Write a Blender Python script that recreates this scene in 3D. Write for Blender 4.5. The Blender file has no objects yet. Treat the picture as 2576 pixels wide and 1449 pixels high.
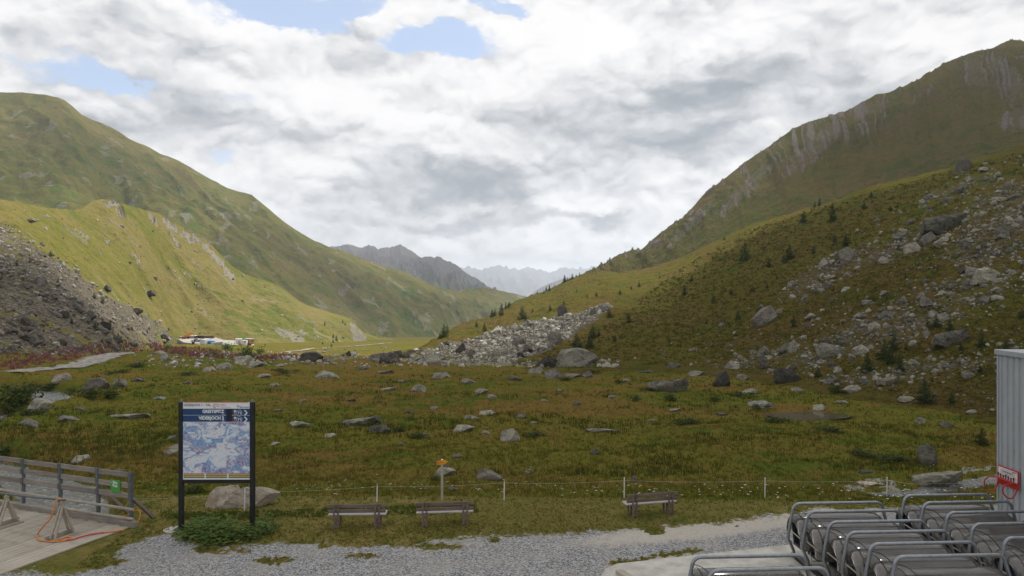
import bpy, bmesh, math, random
import numpy as np
from mathutils import Vector, Matrix

random.seed(7)
RNG = np.random.default_rng(11)
R = math.radians
scene = bpy.context.scene
COL = scene.collection

# ------------------------------------------------------------------ camera
CAMZ = 8.0
cam_d = bpy.data.cameras.new("camera")
cam_d.sensor_width = 36.0
cam_d.lens = 24.84
cam_d.clip_start = 0.1
cam_d.clip_end = 60000.0
cam = bpy.data.objects.new("camera", cam_d)
cam.location = (0, 0, CAMZ)
cam.rotation_euler = (R(90), 0, 0)
COL.objects.link(cam)
scene.camera = cam

# ------------------------------------------------------------------ world, sun, exposure
SUN_AZ, SUN_EL = R(24), R(50)          # measured from the view direction (+Y) to the right
SUN = Vector((math.cos(SUN_EL)*math.sin(SUN_AZ), math.cos(SUN_EL)*math.cos(SUN_AZ), math.sin(SUN_EL)))
sun_d = bpy.data.lights.new("sun", 'SUN')
sun_d.energy = 4.5
sun_d.angle = R(0.53)
sun_d.color = (1.0, 0.95, 0.87)
sun_o = bpy.data.objects.new("sun", sun_d)
sun_o.rotation_euler = (-SUN).to_track_quat('-Z', 'Y').to_euler()
sun_o.location = (0, 0, 300)
COL.objects.link(sun_o)

def build_world():
    w = bpy.data.worlds.new("World"); scene.world = w; w.use_nodes = True
    nt = w.node_tree; nt.nodes.clear(); N = nt.nodes.new; L = nt.links.new
    def math_(op, a, b=None, c=None, clamp=False):
        n = N('ShaderNodeMath'); n.operation = op; n.use_clamp = clamp
        for i, v in enumerate((a, b, c)):
            if v is None: continue
            if isinstance(v, (int, float)): n.inputs[i].default_value = v
            else: L(v, n.inputs[i])
        return n.outputs[0]
    def vmath(op, a, b=None):
        n = N('ShaderNodeVectorMath'); n.operation = op
        for i, v in enumerate((a, b)):
            if v is None: continue
            if isinstance(v, tuple): n.inputs[i].default_value = v
            else: L(v, n.inputs[i])
        return n
    def smooth(v, a, b, lo=0.0, hi=1.0):
        n = N('ShaderNodeMapRange'); n.interpolation_type = 'SMOOTHSTEP'
        L(v, n.inputs[0]); n.inputs[1].default_value = a; n.inputs[2].default_value = b
        n.inputs[3].default_value = lo; n.inputs[4].default_value = hi
        return n.outputs[0]
    def noise(vec, scale, detail, rough=0.55, dist=0.0):
        n = N('ShaderNodeTexNoise'); n.inputs['Scale'].default_value = scale
        n.inputs['Detail'].default_value = detail; n.inputs['Roughness'].default_value = rough
        n.inputs['Distortion'].default_value = dist
        L(vec, n.inputs['Vector']); return n
    def mixc(f, a, b):
        n = N('ShaderNodeMix'); n.data_type = 'RGBA'
        if isinstance(f, (int, float)): n.inputs[0].default_value = f
        else: L(f, n.inputs[0])
        for i, v in ((6, a), (7, b)):
            if isinstance(v, tuple): n.inputs[i].default_value = v + (1,) if len(v) == 3 else v
            else: L(v, n.inputs[i])
        return n.outputs[2]
    tc = N('ShaderNodeTexCoord')
    d = tc.outputs['Generated']
    sep = N('ShaderNodeSeparateXYZ'); L(d, sep.inputs[0])
    p = vmath('MULTIPLY', d, (1.0, 1.0, 1.75)).outputs[0]
    # irregular outline for the cloud masses
    wn = noise(p, 6.5, 6, 0.64)
    woff = vmath('MULTIPLY', vmath('SUBTRACT', wn.outputs['Color'], (0.5, 0.5, 0.5)).outputs[0], (0.17, 0.0, 0.11)).outputs[0]
    dw = vmath('ADD', d, woff).outputs[0]
    def blob(x, y, sx, sy, inner=0.25):
        v = Vector((x-1288, 1777.7, 724.5-y)).normalized()
        q = vmath('SUBTRACT', dw, tuple(v)).outputs[0]
        q = vmath('MULTIPLY', q, (1777.7/sx, 2.2, 1777.7/sy)).outputs[0]
        return smooth(vmath('LENGTH', q).outputs['Value'], 1.0, inner)
    def total(lst):
        acc = None
        for (x, y, sx, sy, a) in lst:
            t = math_('MULTIPLY', blob(x, y, sx, sy), a)
            acc = t if acc is None else math_('ADD', acc, t)
        return acc
    holes = total([(680, 25, 230, 85, 1.0), (880, 0, 130, 40, .9), (1110, 105, 250, 62, 1.0), (1270, 12, 110, 40, .9),
                   (215, 170, 210, 42, .75), (560, 245, 120, 30, .4), (545, 405, 60, 40, .5),
                   (1420, 560, 100, 26, .45)])
    grey = total([(1130, 465, 470, 95, .85), (520, 330, 380, 70, .55), (1620, 300, 480, 150, .55), (1780, 400, 260, 80, .45),
                  (1250, 555, 420, 34, .65), (1490, 566, 90, 36, .7), (1900, 200, 420, 90, .40),
                  (330, 90, 300, 90, .30)])
    bright = total([(1430, 90, 260, 110, .65), (1060, 230, 380, 120, .6), (1300, 300, 160, 90, .35), (720, 200, 220, 80, .4),
                    (700, 430, 240, 60, .35), (1330, 600, 500, 40, .30),
                    (1900, 60, 200, 70, .4), (2250, 60, 200, 90, .35)])
    def billow(vec, sc, det):
        # puffy cumulus relief: folded noise added in octaves
        acc = None; amp = 1.0; tot = 0.0
        for k in range(det):
            v_ = noise(vec, sc*(2.1**k), 0.0, 0.5).outputs['Fac']
            v_ = math_('ABSOLUTE', math_('SUBTRACT', math_('MULTIPLY', v_, 2.0), 1.0))
            v_ = math_('MULTIPLY', v_, amp); acc = v_ if acc is None else math_('ADD', acc, v_); tot += amp; amp *= 0.55
        return math_('DIVIDE', acc, tot)
    pw_ = vmath('ADD', p, vmath('MULTIPLY', vmath('SUBTRACT', wn.outputs['Color'], (0.5, 0.5, 0.5)).outputs[0], (0.10, 0.10, 0.10)).outputs[0]).outputs[0]
    def up(k): return vmath('ADD', pw_, (0.25*k, 0.0, k)).outputs[0]
    n1 = noise(pw_, 4.6, 4, 0.55).outputs['Fac']; n2 = noise(up(.055), 4.6, 4, 0.55).outputs['Fac']
    b1 = billow(pw_, 8.0, 3); b2 = billow(up(.018), 8.0, 3)
    nf = noise(pw_, 22.0, 5, 0.6).outputs['Fac']
    cov = math_('ADD', math_('MULTIPLY', n1, 0.55), math_('MULTIPLY', b1, 0.22))
    cov = math_('ADD', cov, math_('MULTIPLY', nf, 0.26))
    cov = math_('ADD', cov, 0.11)
    cov = math_('SUBTRACT', cov, math_('MULTIPLY', holes, 0.40))
    cover = smooth(cov, 0.25, 0.43)
    sh = math_('MULTIPLY', math_('SUBTRACT', n1, n2), 2.0)
    sh = math_('ADD', sh, math_('MULTIPLY', math_('SUBTRACT', b1, b2), 1.0))
    sh = math_('ADD', sh, math_('MULTIPLY', math_('SUBTRACT', b1, 0.25), 0.30))
    sh = math_('ADD', sh, math_('MULTIPLY', math_('SUBTRACT', nf, 0.5), 0.20))
    sh = math_('ADD', sh, 0.66)
    sh = math_('SUBTRACT', sh, math_('MULTIPLY', grey, 0.62))
    sh = math_('ADD', sh, math_('MULTIPLY', bright, 0.34))
    sh = smooth(sh, -0.22, 1.02)
    cloud = mixc(sh, (0.30, 0.33, 0.365), (0.86, 0.85, 0.85))
    sky = N('ShaderNodeTexSky'); sky.sky_type = 'NISHITA'; sky.sun_disc = False
    sky.sun_elevation = SUN_EL; sky.sun_rotation = SUN_AZ; sky.altitude = 2300.0
    skyc = N('ShaderNodeVectorMath'); skyc.operation = 'SCALE'; L(sky.outputs[0], skyc.inputs[0]); skyc.inputs['Scale'].default_value = 0.13
    thin = mixc(0.50, skyc.outputs[0], (0.62, 0.70, 0.82))
    col = mixc(cover, thin, cloud)
    bg = N('ShaderNodeBackground'); L(col, bg.inputs[0]); bg.inputs[1].default_value = 0.83
    out = N('ShaderNodeOutputWorld'); L(bg.outputs[0], out.inputs[0])
    w.cycles.sampling_method = 'MANUAL'; w.cycles.sample_map_resolution = 512
build_world()
scene.view_settings.view_transform = 'Standard'
scene.view_settings.look = 'None'
scene.view_settings.exposure = 0.52
scene.view_settings.gamma = 1.0
scene.view_settings.use_curve_mapping = False
scene.render.engine = 'CYCLES'
cy = scene.cycles
cy.use_denoising = True
cy.max_bounces = 6; cy.diffuse_bounces = 2; cy.glossy_bounces = 3; cy.transmission_bounces = 4
cy.transparent_max_bounces = 24; cy.volume_bounces = 0
cy.caustics_reflective = False; cy.caustics_refractive = False
cy.sample_clamp_indirect = 4.0

# ------------------------------------------------------------------ helpers: pixels, noise, polygons
FT = 1777.7                                    # focal length in survey units (survey picture 2576 wide)
def T(x, y, d):                                # survey picture point at a real depth d -> world
    return np.array([(x-1288.0)/FT*d, d, CAMZ-(y-724.5)/FT*d])
def toscreen(P):
    Y = np.maximum(P[..., 1], 0.5)
    return 1288.0+P[..., 0]/Y*FT, 724.5+(CAMZ-P[..., 2])/Y*FT

def _hash(i, j, s):
    h = (i.astype(np.int64)*374761393 + j.astype(np.int64)*668265263 + s*1274126177) & 0xffffffff
    h = ((h ^ (h >> 13))*1274126177) & 0xffffffff
    h = (h ^ (h >> 16)) & 0xffffff
    return h/float(0xffffff)
def vnoise(x, y, s=0):
    xi = np.floor(x); yi = np.floor(y); fx = x-xi; fy = y-yi
    fx = fx*fx*fx*(fx*(fx*6-15)+10); fy = fy*fy*fy*(fy*(fy*6-15)+10)
    a = _hash(xi, yi, s); b = _hash(xi+1, yi, s); c = _hash(xi, yi+1, s); e = _hash(xi+1, yi+1, s)
    return (a*(1-fx)+b*fx)*(1-fy)+(c*(1-fx)+e*fx)*fy
def fbm(x, y, oct=4, s=0, gain=0.5):
    x = np.asarray(x, float); y = np.asarray(y, float)
    v = np.zeros(np.broadcast(x, y).shape); a = 1.0; tot = 0.0
    for k in range(oct):
        v += a*vnoise(x*(2.03**k)+k*17.3, y*(2.03**k)+k*9.1, s+k*31); tot += a; a *= gain
    return v/tot                                # 0..1
def ridged(x, y, oct=4, s=0):
    v = 0; a = 1.0; tot = 0
    for k in range(oct):
        v = v+a*(1-np.abs(2*vnoise(x*(2.1**k)+k*7.7, y*(2.1**k)+k*3.3, s+k*13)-1)); tot += a; a *= 0.5
    return v/tot
def sstep(x, a, b):
    t = np.clip((x-a)/(b-a), 0, 1); return t*t*(3-2*t)
def pip(poly, x, y):
    x = np.asarray(x, float); y = np.asarray(y, float)
    ins = np.zeros(x.shape, bool); n = len(poly)
    for i in range(n):
        x1, y1 = poly[i]; x2, y2 = poly[(i+1) % n]
        if y1 == y2: continue
        c = ((y1 > y) != (y2 > y)) & (x < (x2-x1)*(y-y1)/(y2-y1)+x1)
        ins ^= c
    return ins
def segdist(pl, x, y):
    best = np.full(np.shape(x), 1e9)
    for (x1, y1), (x2, y2) in zip(pl[:-1], pl[1:]):
        dx, dy = x2-x1, y2-y1
        t = np.clip(((x-x1)*dx+(y-y1)*dy)/(dx*dx+dy*dy), 0, 1)
        best = np.minimum(best, np.hypot(x-x1-t*dx, y-y1-t*dy))
    return best
def resample(pts, n):
    P = np.array(pts, float); s = np.r_[0, np.cumsum(np.linalg.norm(np.diff(P[:, :2], axis=0), axis=1))]; s /= s[-1]
    u = np.linspace(0, 1, n)
    return np.stack([np.interp(u, s, P[:, k]) for k in range(P.shape[1])], 1)

# ------------------------------------------------------------------ helpers: objects and materials
def tag(o, label=None, cat=None, group=None, kind=None):
    if label: o["label"] = label
    if cat: o["category"] = cat
    if group: o["group"] = group
    if kind: o["kind"] = kind
    return o
def mesh_np(name, V, F, attrs=None, smooth=True):
    """V (n,3); F (m,k) of one face size, or a list of such arrays."""
    me = bpy.data.meshes.new(name)
    V = np.ascontiguousarray(V, np.float32); Fs = F if isinstance(F, list) else [F]
    nl = sum(f.size for f in Fs); nf = sum(len(f) for f in Fs)
    me.vertices.add(len(V)); me.vertices.foreach_set('co', V.ravel())
    me.loops.add(nl); me.loops.foreach_set('vertex_index', np.concatenate([f.ravel() for f in Fs]).astype(np.int32))
    me.polygons.add(nf)
    tot = np.concatenate([np.full(len(f), f.shape[1]) for f in Fs])
    st = np.r_[0, np.cumsum(tot)[:-1]]
    me.polygons.foreach_set('loop_start', st.astype(np.int32)); me.polygons.foreach_set('loop_total', tot.astype(np.int32))
    me.polygons.foreach_set('use_smooth', np.full(nf, smooth))
    for k, a in (attrs or {}).items():
        at = me.attributes.new(k, 'FLOAT', 'POINT'); at.data.foreach_set('value', np.ascontiguousarray(a, np.float32).ravel())
    me.update(calc_edges=True); me.validate()
    return me
def add(name, me, mat=None, parent=None):
    o = bpy.data.objects.new(name, me); COL.objects.link(o)
    if mat is not None and len(me.materials) == 0: me.materials.append(mat)
    if parent is not None: o.parent = parent
    return o
def empty(name, loc, rz=0.0):
    o = bpy.data.objects.new(name, None); o.location = loc; o.rotation_euler = (0, 0, rz)
    o.empty_display_size = 0.2; COL.objects.link(o); return o
class MB:
    """collects boxes, bars and tubes into one mesh"""
    def __init__(s): s.V = []; s.F = []
    def raw(s, V, F):
        b = len(s.V); s.V += [tuple(v) for v in V]; s.F += [tuple(i+b for i in f) for f in F]; return s
    def box(s, c, size, rot=None, bev=0.0):
        hx, hy, hz = size[0]/2, size[1]/2, size[2]/2
        if bev <= 0:
            V = [Vector((x, y, z)) for x in (-hx, hx) for y in (-hy, hy) for z in (-hz, hz)]
            F = [(0, 1, 3, 2), (4, 6, 7, 5), (0, 4, 5, 1), (2, 3, 7, 6), (0, 2, 6, 4), (1, 5, 7, 3)]
        else:
            b = bev; V = []; F = []
            for sx in (-1, 1):
                for sy in (-1, 1):
                    for sz in (-1, 1):
                        V += [Vector((sx*hx, sy*(hy-b), sz*(hz-b))), Vector((sx*(hx-b), sy*hy, sz*(hz-b))), Vector((sx*(hx-b), sy*(hy-b), sz*hz))]
            bm = bmesh.new(); [bm.verts.new(v) for v in V]
            r = bmesh.ops.convex_hull(bm, input=bm.verts[:])
            bmesh.ops.dissolve_limit(bm, angle_limit=0.01, verts=bm.verts[:], edges=bm.edges[:])
            bm.verts.index_update(); V = [v.co.copy() for v in bm.verts]; F = [tuple(v.index for v in f.verts) for f in bm.faces]; bm.free()
        M = rot if rot is not None else Matrix.Identity(3)
        return s.raw([M @ v+Vector(c) for v in V], F)
    def bar(s, a, b, w, h, up=(0, 0, 1), bev=0.0):
        a, b = Vector(a), Vector(b); x = (b-a); L = x.length; x.normalize()
        y = Vector(up).cross(x)
        if y.length < 1e-4: y = Vector((0, 1, 0)).cross(x)
        y.normalize(); zz = x.cross(y)
        M = Matrix((x, y, zz)).transposed()
        return s.box((a+b)/2, (L, w, h), M, bev)
    def tube(s, pts, r, n=8, cap=True, r1=None):
        pts = [Vector(p) for p in pts]; rings = []; prev = None
        for i, p in enumerate(pts):
            t = (pts[min(i+1, len(pts)-1)]-pts[max(i-1, 0)]).normalized()
            if prev is None:
                a = t.orthogonal().normalized()
            else:
                a = (prev-t*prev.dot(t)).normalized()
            prev = a; b = t.cross(a)
            rr = r if r1 is None else r+(r1-r)*i/(len(pts)-1)
            rings.append([p+(a*math.cos(q)+b*math.sin(q))*rr for q in [2*math.pi*k/n for k in range(n)]])
        V = [v for g in rings for v in g]; F = []
        for i in range(len(pts)-1):
            for k in range(n):
                F.append((i*n+k, i*n+(k+1) % n, (i+1)*n+(k+1) % n, (i+1)*n+k))
        if cap:
            F.append(tuple(range(n))[::-1]); F.append(tuple((len(pts)-1)*n+k for k in range(n)))
        return s.raw(V, F)
    def disc(s, c, r, n=24, normal='y', th=0.004):
        V = []; F = []
        for sgn in (0, 1):
            for k in range(n):
                q = 2*math.pi*k/n; a, b = r*math.cos(q), r*math.sin(q)
                if normal == 'y': V.append((c[0]+a, c[1]-th*sgn, c[2]+b))
                else: V.append((c[0]+a, c[1]+b, c[2]+th*sgn))
        F.append(tuple(range(n))); F.append(tuple(range(n, 2*n))[::-1])
        for k in range(n): F.append((k, (k+1) % n, n+(k+1) % n, n+k))
        return s.raw(V, F)
    def mesh(s, name, smooth=False):
        me = bpy.data.meshes.new(name); me.from_pydata(s.V, [], s.F)
        bm = bmesh.new(); bm.from_mesh(me); bmesh.ops.recalc_face_normals(bm, faces=bm.faces[:]); bm.to_mesh(me); bm.free()
        if smooth:
            me.polygons.foreach_set('use_smooth', [True]*len(me.polygons)); me.set_sharp_from_angle(angle=R(40))
        me.update(); return me
    def build(s, name, mat, parent=None, smooth=False):
        return add(name, s.mesh(name, smooth), mat, parent)

class NT:
    def __init__(s, name):
        s.m = bpy.data.materials.new(name); s.m.use_nodes = True; s.t = s.m.node_tree; s.t.nodes.clear()
        s.out = s.N('ShaderNodeOutputMaterial')
    def N(s, k): return s.t.nodes.new(k)
    def L(s, a, b): s.t.links.new(a, b)
    def setv(s, sock, v):
        if isinstance(v, (int, float)): sock.default_value = v
        elif isinstance(v, tuple): sock.default_value = v+(1,) if (len(v) == 3 and sock.type == 'RGBA') else v
        else: s.L(v, sock)
    def coord(s, which='Object'): return s.N('ShaderNodeTexCoord').outputs[which]
    def attr(s, name):
        n = s.N('ShaderNodeAttribute'); n.attribute_name = name; return n.outputs['Fac']
    def scale(s, v, sc):
        n = s.N('ShaderNodeMapping'); n.inputs['Scale'].default_value = sc; s.L(v, n.inputs['Vector']); return n.outputs[0]
    def noise(s, v, sc, det=5, rough=0.55, dist=0.0, col=False):
        n = s.N('ShaderNodeTexNoise'); n.inputs['Scale'].default_value = sc; n.inputs['Detail'].default_value = det
        n.inputs['Roughness'].default_value = rough; n.inputs['Distortion'].default_value = dist
        if v is not None: s.L(v, n.inputs['Vector'])
        return n.outputs['Color' if col else 'Fac']
    def vor(s, v, sc, feat='F1', out='Distance'):
        n = s.N('ShaderNodeTexVoronoi'); n.feature = feat; n.inputs['Scale'].default_value = sc
        if v is not None: s.L(v, n.inputs['Vector'])
        return n.outputs[out]
    def math(s, op, a, b=None, clamp=False):
        n = s.N('ShaderNodeMath'); n.operation = op; n.use_clamp = clamp
        s.setv(n.inputs[0], a)
        if b is not None: s.setv(n.inputs[1], b)
        return n.outputs[0]
    def ramp(s, v, a, b, lo=0.0, hi=1.0):
        n = s.N('ShaderNodeMapRange'); n.interpolation_type = 'SMOOTHSTEP'; s.L(v, n.inputs[0])
        n.inputs[1].default_value = a; n.inputs[2].default_value = b; n.inputs[3].default_value = lo; n.inputs[4].default_value = hi
        return n.outputs[0]
    def mix(s, f, a, b, mode='MIX'):
        n = s.N('ShaderNodeMix'); n.data_type = 'RGBA'; n.blend_type = mode
        s.setv(n.inputs[0], f); s.setv(n.inputs[6], a); s.setv(n.inputs[7], b); return n.outputs[2]
    def bump(s, h, strength=0.5, dist=0.05):
        n = s.N('ShaderNodeBump'); n.inputs['Strength'].default_value = strength; n.inputs['Distance'].default_value = dist
        s.L(h, n.inputs['Height']); return n.outputs[0]
    def bsdf(s, col, rough=0.8, metal=0.0, normal=None, spec=0.3):
        b = s.N('ShaderNodeBsdfPrincipled'); s.setv(b.inputs['Base Color'], col); s.setv(b.inputs['Roughness'], rough)
        b.inputs['Metallic'].default_value = metal; b.inputs['Specular IOR Level'].default_value = spec
        if normal is not None: s.L(normal, b.inputs['Normal'])
        return b
    def done(s, sh):
        s.L(sh.outputs[0] if hasattr(sh, 'outputs') else sh, s.out.inputs['Surface']); return s.m
MAT = {}
def plain(name, col, rough=0.6, metal=0.0, var=0.12, sc=6.0, spec=0.4):
    if name in MAT: return MAT[name]
    n = NT(name); v = n.coord()
    f = n.ramp(n.noise(v, sc, 6, 0.6), 0.3, 0.75)
    dark = tuple(c*(1-var*1.6) for c in col); lite = tuple(min(1, c*(1+var)) for c in col)
    MAT[name] = n.done(n.bsdf(n.mix(f, dark, lite), rough, metal, n.bump(n.noise(v, sc*8, 4), 0.15, 0.004), spec)); return MAT[name]
def wood(name, a, b, rough=0.85):
    n = NT(name); v = n.coord()
    oi = n.N('ShaderNodeObjectInfo').outputs['Random']
    g = n.noise(n.scale(v, (1.2, 26, 26)), 1.4, 6, 0.65, 0.6)
    w = n.noise(v, 1.7, 4, 0.6)
    c = n.mix(n.ramp(g, 0.35, 0.68), a, b)
    c = n.mix(n.math('MULTIPLY', n.ramp(w, 0.45, 0.75), 0.45), c, tuple(x*0.55 for x in a))
    c = n.mix(n.math('MULTIPLY', oi, 0.35), c, tuple(min(1, x*1.35) for x in b))
    MAT[name] = n.done(n.bsdf(c, rough, 0, n.bump(g, 0.5, 0.01), 0.2)); return MAT[name]
# ------------------------------------------------------------------ ground form
STREAM = [(-12.2, 15), (-14.2, 20), (-16.2, 25.5), (-19.5, 30.5), (-24, 34.5), (-31, 40), (-37.5, 47), (-40.5, 55), (-39.6, 61.5), (-44, 67.5), (-53, 73), (-66, 76)]
POND = (22.3, 53.5)
BROOK = [(30, 36.5), (25.5, 35.2), (22.5, 34.0), (19.6, 32.6), (17.6, 31.0), (15.6, 30.2)]
TRACK = [(-75, 70), (-57.5, 78.5), (-55, 86), (-56.5, 96), (-60, 108), (-66, 120)]
def zf(x, y):
    x = np.asarray(x, float); y = np.asarray(y, float)
    z = -1.3*sstep(y+0.10*x+1.5*(fbm(x*0.09, y*0.09, 2, 5)-0.5), 25.0, 37.0)
    z = z-0.9*sstep(y, 40, 100)
    far = np.maximum(y-102-0.06*np.abs(x), 0)
    z = z-0.11*far+0.045*np.maximum(far-60, 0)
    m = sstep(y, 27, 40)
    z = z+m*(0.75*(fbm(x*0.055, y*0.055, 3, 3)-0.5)+0.42*(fbm(x*0.33, y*0.33, 3, 9)-0.5)+0.16*(fbm(x*1.1, y*1.1, 2, 19)-0.5))
    z = z+(1-m)*0.05*(fbm(x*0.3, y*0.3, 3, 21)-0.5)
    z = z+sstep(y, 92, 108)*(1-sstep(y, 125, 160))*(0.9*(fbm(x*0.07, y*0.07, 3, 33)-0.45))
    ds = segdist(STREAM, x, y)
    z = z-1.0*(1-sstep(ds, 1.0, 2.5))*sstep(y, 24.3, 27)
    z = z+0.35*(1-sstep(ds, 3.0, 6.0))*sstep(ds, 1.6, 3.2)*sstep(y, 30, 40)
    dp = np.hypot((x-POND[0])/3.0, (y-POND[1])/2.2)
    z = z+0.3*(fbm(x*.5, y*.8, 3, 27)-.5)*(dp < 1.8); z = np.where(dp < 1.6, z*sstep(dp, 1.0, 1.6)+(-1.85)*(1-sstep(dp, 1.0, 1.6)), z)
    db = segdist(BROOK, x, y)
    z = z-0.30*(1-sstep(db, 0.3, 1.1))
    dt = segdist(TRACK, x, y)
    z = z+0.25*(1-sstep(dt, 2.0, 4.5))
    return z

def hill_material(name, olive, brown, green, rock, s=1.0, bump=0.8, bdist=1.0, soft=0.0, clump=0.55):
    n = NT(name); v = n.coord()
    vs = n.scale(v, (s, s, s))
    big = n.noise(vs, 0.012, 5, 0.6, 0.4); mid = n.noise(vs, 0.07, 6, 0.62, 0.3); fine = n.noise(vs, 0.45, 7, 0.68, 0.2)
    dry = n.attr('dry'); gr = n.attr('green'); rk = n.attr('rock')
    f = n.math('ADD', n.math('MULTIPLY', n.ramp(mid, 0.38, 0.66), 0.55), n.math('MULTIPLY', n.ramp(big, 0.35, 0.65), 0.25))
    f = n.math('ADD', f, n.math('SUBTRACT', dry, 0.35), True)
    c = n.mix(f, olive, brown)
    gf = n.math('MULTIPLY', gr, n.ramp(mid, 0.62, 0.40), True)
    c = n.mix(gf, c, green)
    c = n.mix(n.math('MULTIPLY', n.ramp(n.math('ADD', n.math('MULTIPLY', fine, .6), n.math('MULTIPLY', n.noise(vs, .16, 5, .65, .3), .4)), 0.52, 0.34), clump), c, tuple(x*0.45 for x in green))
    c = n.mix(n.math('MULTIPLY', n.ramp(fine, 0.55, 0.80), 0.40), c, tuple(min(1, x*1.5) for x in brown))
    rn = n.noise(vs, 0.6, 8, 0.75, 0.6)
    rc = n.mix(n.ramp(rn, 0.30, 0.70), tuple(x*0.45 for x in rock), tuple(min(1, x*1.35) for x in rock))
    rm = n.ramp(n.math('ADD', rk, n.math('MULTIPLY', n.math('SUBTRACT', n.noise(vs, 1.1 if soft else .6, 7, .78, .5), 0.5), 1.4 if soft else 0.9)), 0.42-soft, 0.58+soft)
    c = n.mix(rm, c, rc)
    sc_ = n.ramp(n.math('ADD', n.attr('scree'), n.math('MULTIPLY', n.math('SUBTRACT', n.noise(vs, 0.35, 6, .7), 0.5), 1.0)), 0.40, 0.62)
    c = n.mix(sc_, c, n.mix(n.ramp(rn, .35, .65), (.055, .046, .034), (.20, .175, .135)))
    h = n.math('ADD', fine, n.math('MULTIPLY', mid, 1.5))
    h = n.math('ADD', h, n.math('MULTIPLY', n.math('MULTIPLY', rn, rk), 1.4))
    MAT[name] = n.done(n.bsdf(c, 1.0, 0, n.bump(h, bump, bdist), 0.0)); return MAT[name]

TERRAIN = []
def sheet(name, crest, foot, nu, nv, disp, mats, masks, vpow=1.0, back=(0.6, 0.5), nb=8, vlow=-0.06, sag=0.0, crestn=0.0, post=None):
    C = resample([T(*p) for p in crest], nu); F = resample([T(*p) for p in foot], nu)
    u = np.linspace(0, 1, nu)
    if crestn:
        C[:, 2] += crestn*(fbm(u*nu*0.18, u*0+3, 3, 77)-0.5)
    w = np.linspace(0, 1, nv)**vpow; v = vlow+(1-vlow)*w
    P = F[None]+(C-F)[None]*v[:, None, None]
    if sag: P[..., 2] -= sag*np.linalg.norm((C-F)[:, :2], axis=1)[None]*(np.clip(v, 0, 1)*(1-np.clip(v, 0, 1)))[:, None]
    # the far side of the ridge
    hd = (C-F)[:, :2]; ln = np.linalg.norm(hd, axis=1, keepdims=True); hd = hd/ln
    rows = []
    for k in range(1, nb+1):
        t = (k/nb)
        q = C.copy(); q[:, :2] += hd*ln*back[0]*t; q[:, 2] -= ln[:, 0]*back[0]*back[1]*(0.25*t+0.75*t*t)
        rows.append(q)
    P = np.concatenate([P, np.array(rows)], 0)
    vv = np.r_[v, 1+np.arange(1, nb+1)/nb]
    U = np.broadcast_to(u[None], P.shape[:2]); Vv = np.broadcast_to(vv[:, None], P.shape[:2])
    P[..., 2] += disp(P[..., 0], P[..., 1], U, Vv)
    n0, n1 = P.shape[:2]
    idx = np.arange(n0*n1).reshape(n0, n1)
    Q = np.stack([idx[:-1, :-1], idx[:-1, 1:], idx[1:, 1:], idx[1:, :-1]], -1).reshape(-1, 4)
    sx, sy = toscreen(P)
    if post is not None: P[..., 2] += post(P, U, Vv, sx, sy)
    at = masks(P, U, Vv, sx, sy); at.setdefault('scree', 0*U)
    me = mesh_np(name, P.reshape(-1, 3), Q, {k: np.clip(a, 0, 1) for k, a in at.items()})
    o = add(name, me, mats); tag(o, kind='structure'); TERRAIN.append(o); return o

# ------------------------------------------------------------------ far ranges
def dmask(P, U, V, sx, sy):
    r = ridged(U*14, V*1.2, 3, 5)
    return {'rock': sstep(V+0.5*(r-0.6), 0.25, 0.85)*0.9, 'dry': 0.3+0*U, 'green': 0.5*(1-V)}
M_far = hill_material('far_rock', (.055, .06, .035), (.075, .065, .045), (.045, .055, .03), (.12, .115, .11), 0.05, 1.0, 25)
M_dark = hill_material('distant_slope', (.055, .065, .025), (.085, .075, .035), (.045, .065, .02), (.14, .13, .12), 0.25, 1.0, 6)
far_c = [(900, 700), (1040, 690), (1110, 668), (1155, 673), (1165, 674), (1177, 672), (1200, 675), (1220, 676), (1232, 672), (1240, 669), (1247, 671), (1258, 666), (1266, 670), (1275, 672),
         (1289, 673), (1306, 680), (1321, 676), (1338, 673), (1355, 677), (1372, 684), (1395, 680), (1410, 675), (1424, 672), (1440, 675), (1461, 674), (1475, 676), (1487, 671), (1520, 668), (1600, 660), (1750, 665), (1900, 690)]
sheet('far_mountain_range', [(x, y, 13000) for x, y in far_c], [(900, 800, 9000), (1200, 810, 9500), (1500, 810, 9500), (1900, 800, 9500)], 420, 60,
      lambda x, y, U, V: 90*(fbm(U*150, V*0+2, 3, 4)-0.5)*sstep(V, .85, 1)+520*(ridged(U*26+V*2, V*2.2, 4, 8)-0.62)*np.sin(np.pi*np.clip(V, 0, 1)), M_far, dmask, back=(0.5, 0.6))
sheet('blue_hill', [(1290, 790, 5200), (1330, 748, 5200), (1349, 730, 5200), (1367, 720, 5200), (1380, 714, 5200), (1420, 700, 5200), (1500, 690, 5200), (1600, 690, 5200)],
      [(1290, 800, 4700), (1400, 800, 4700), (1600, 800, 4700)], 120, 40,
      lambda x, y, U, V: 60*(fbm(U*12, V*4, 4, 14)-0.5)*np.sin(np.pi*np.clip(V, 0, 1)), M_dark, dmask)
dk = [(700, 660), (780, 635), (834, 620), (850, 619), (874, 614), (881, 616), (888, 617), (900, 622), (911, 624), (921, 619), (928, 617), (934, 620), (940, 620), (951, 626), (974, 624), (985, 621), (994, 620), (1001, 617), (1006, 614), (1011, 616), (1017, 622), (1034, 629), (1057, 647), (1075, 660), (1120, 690), (1180, 740)]
def dkdisp(x, y, U, V): return 230*(ridged(U*10+V*1.5, V*2.5, 4, 28)-0.6)*np.sin(np.pi*np.clip(V, 0, 1))*0.9
sheet('jagged_mountain', [(x, y, 4300) for x, y in dk], [(700, 790, 3300), (900, 790, 3300), (1180, 800, 3300)], 360, 90, dkdisp, M_dark, dmask, back=(0.6, 0.6), crestn=14)
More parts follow.
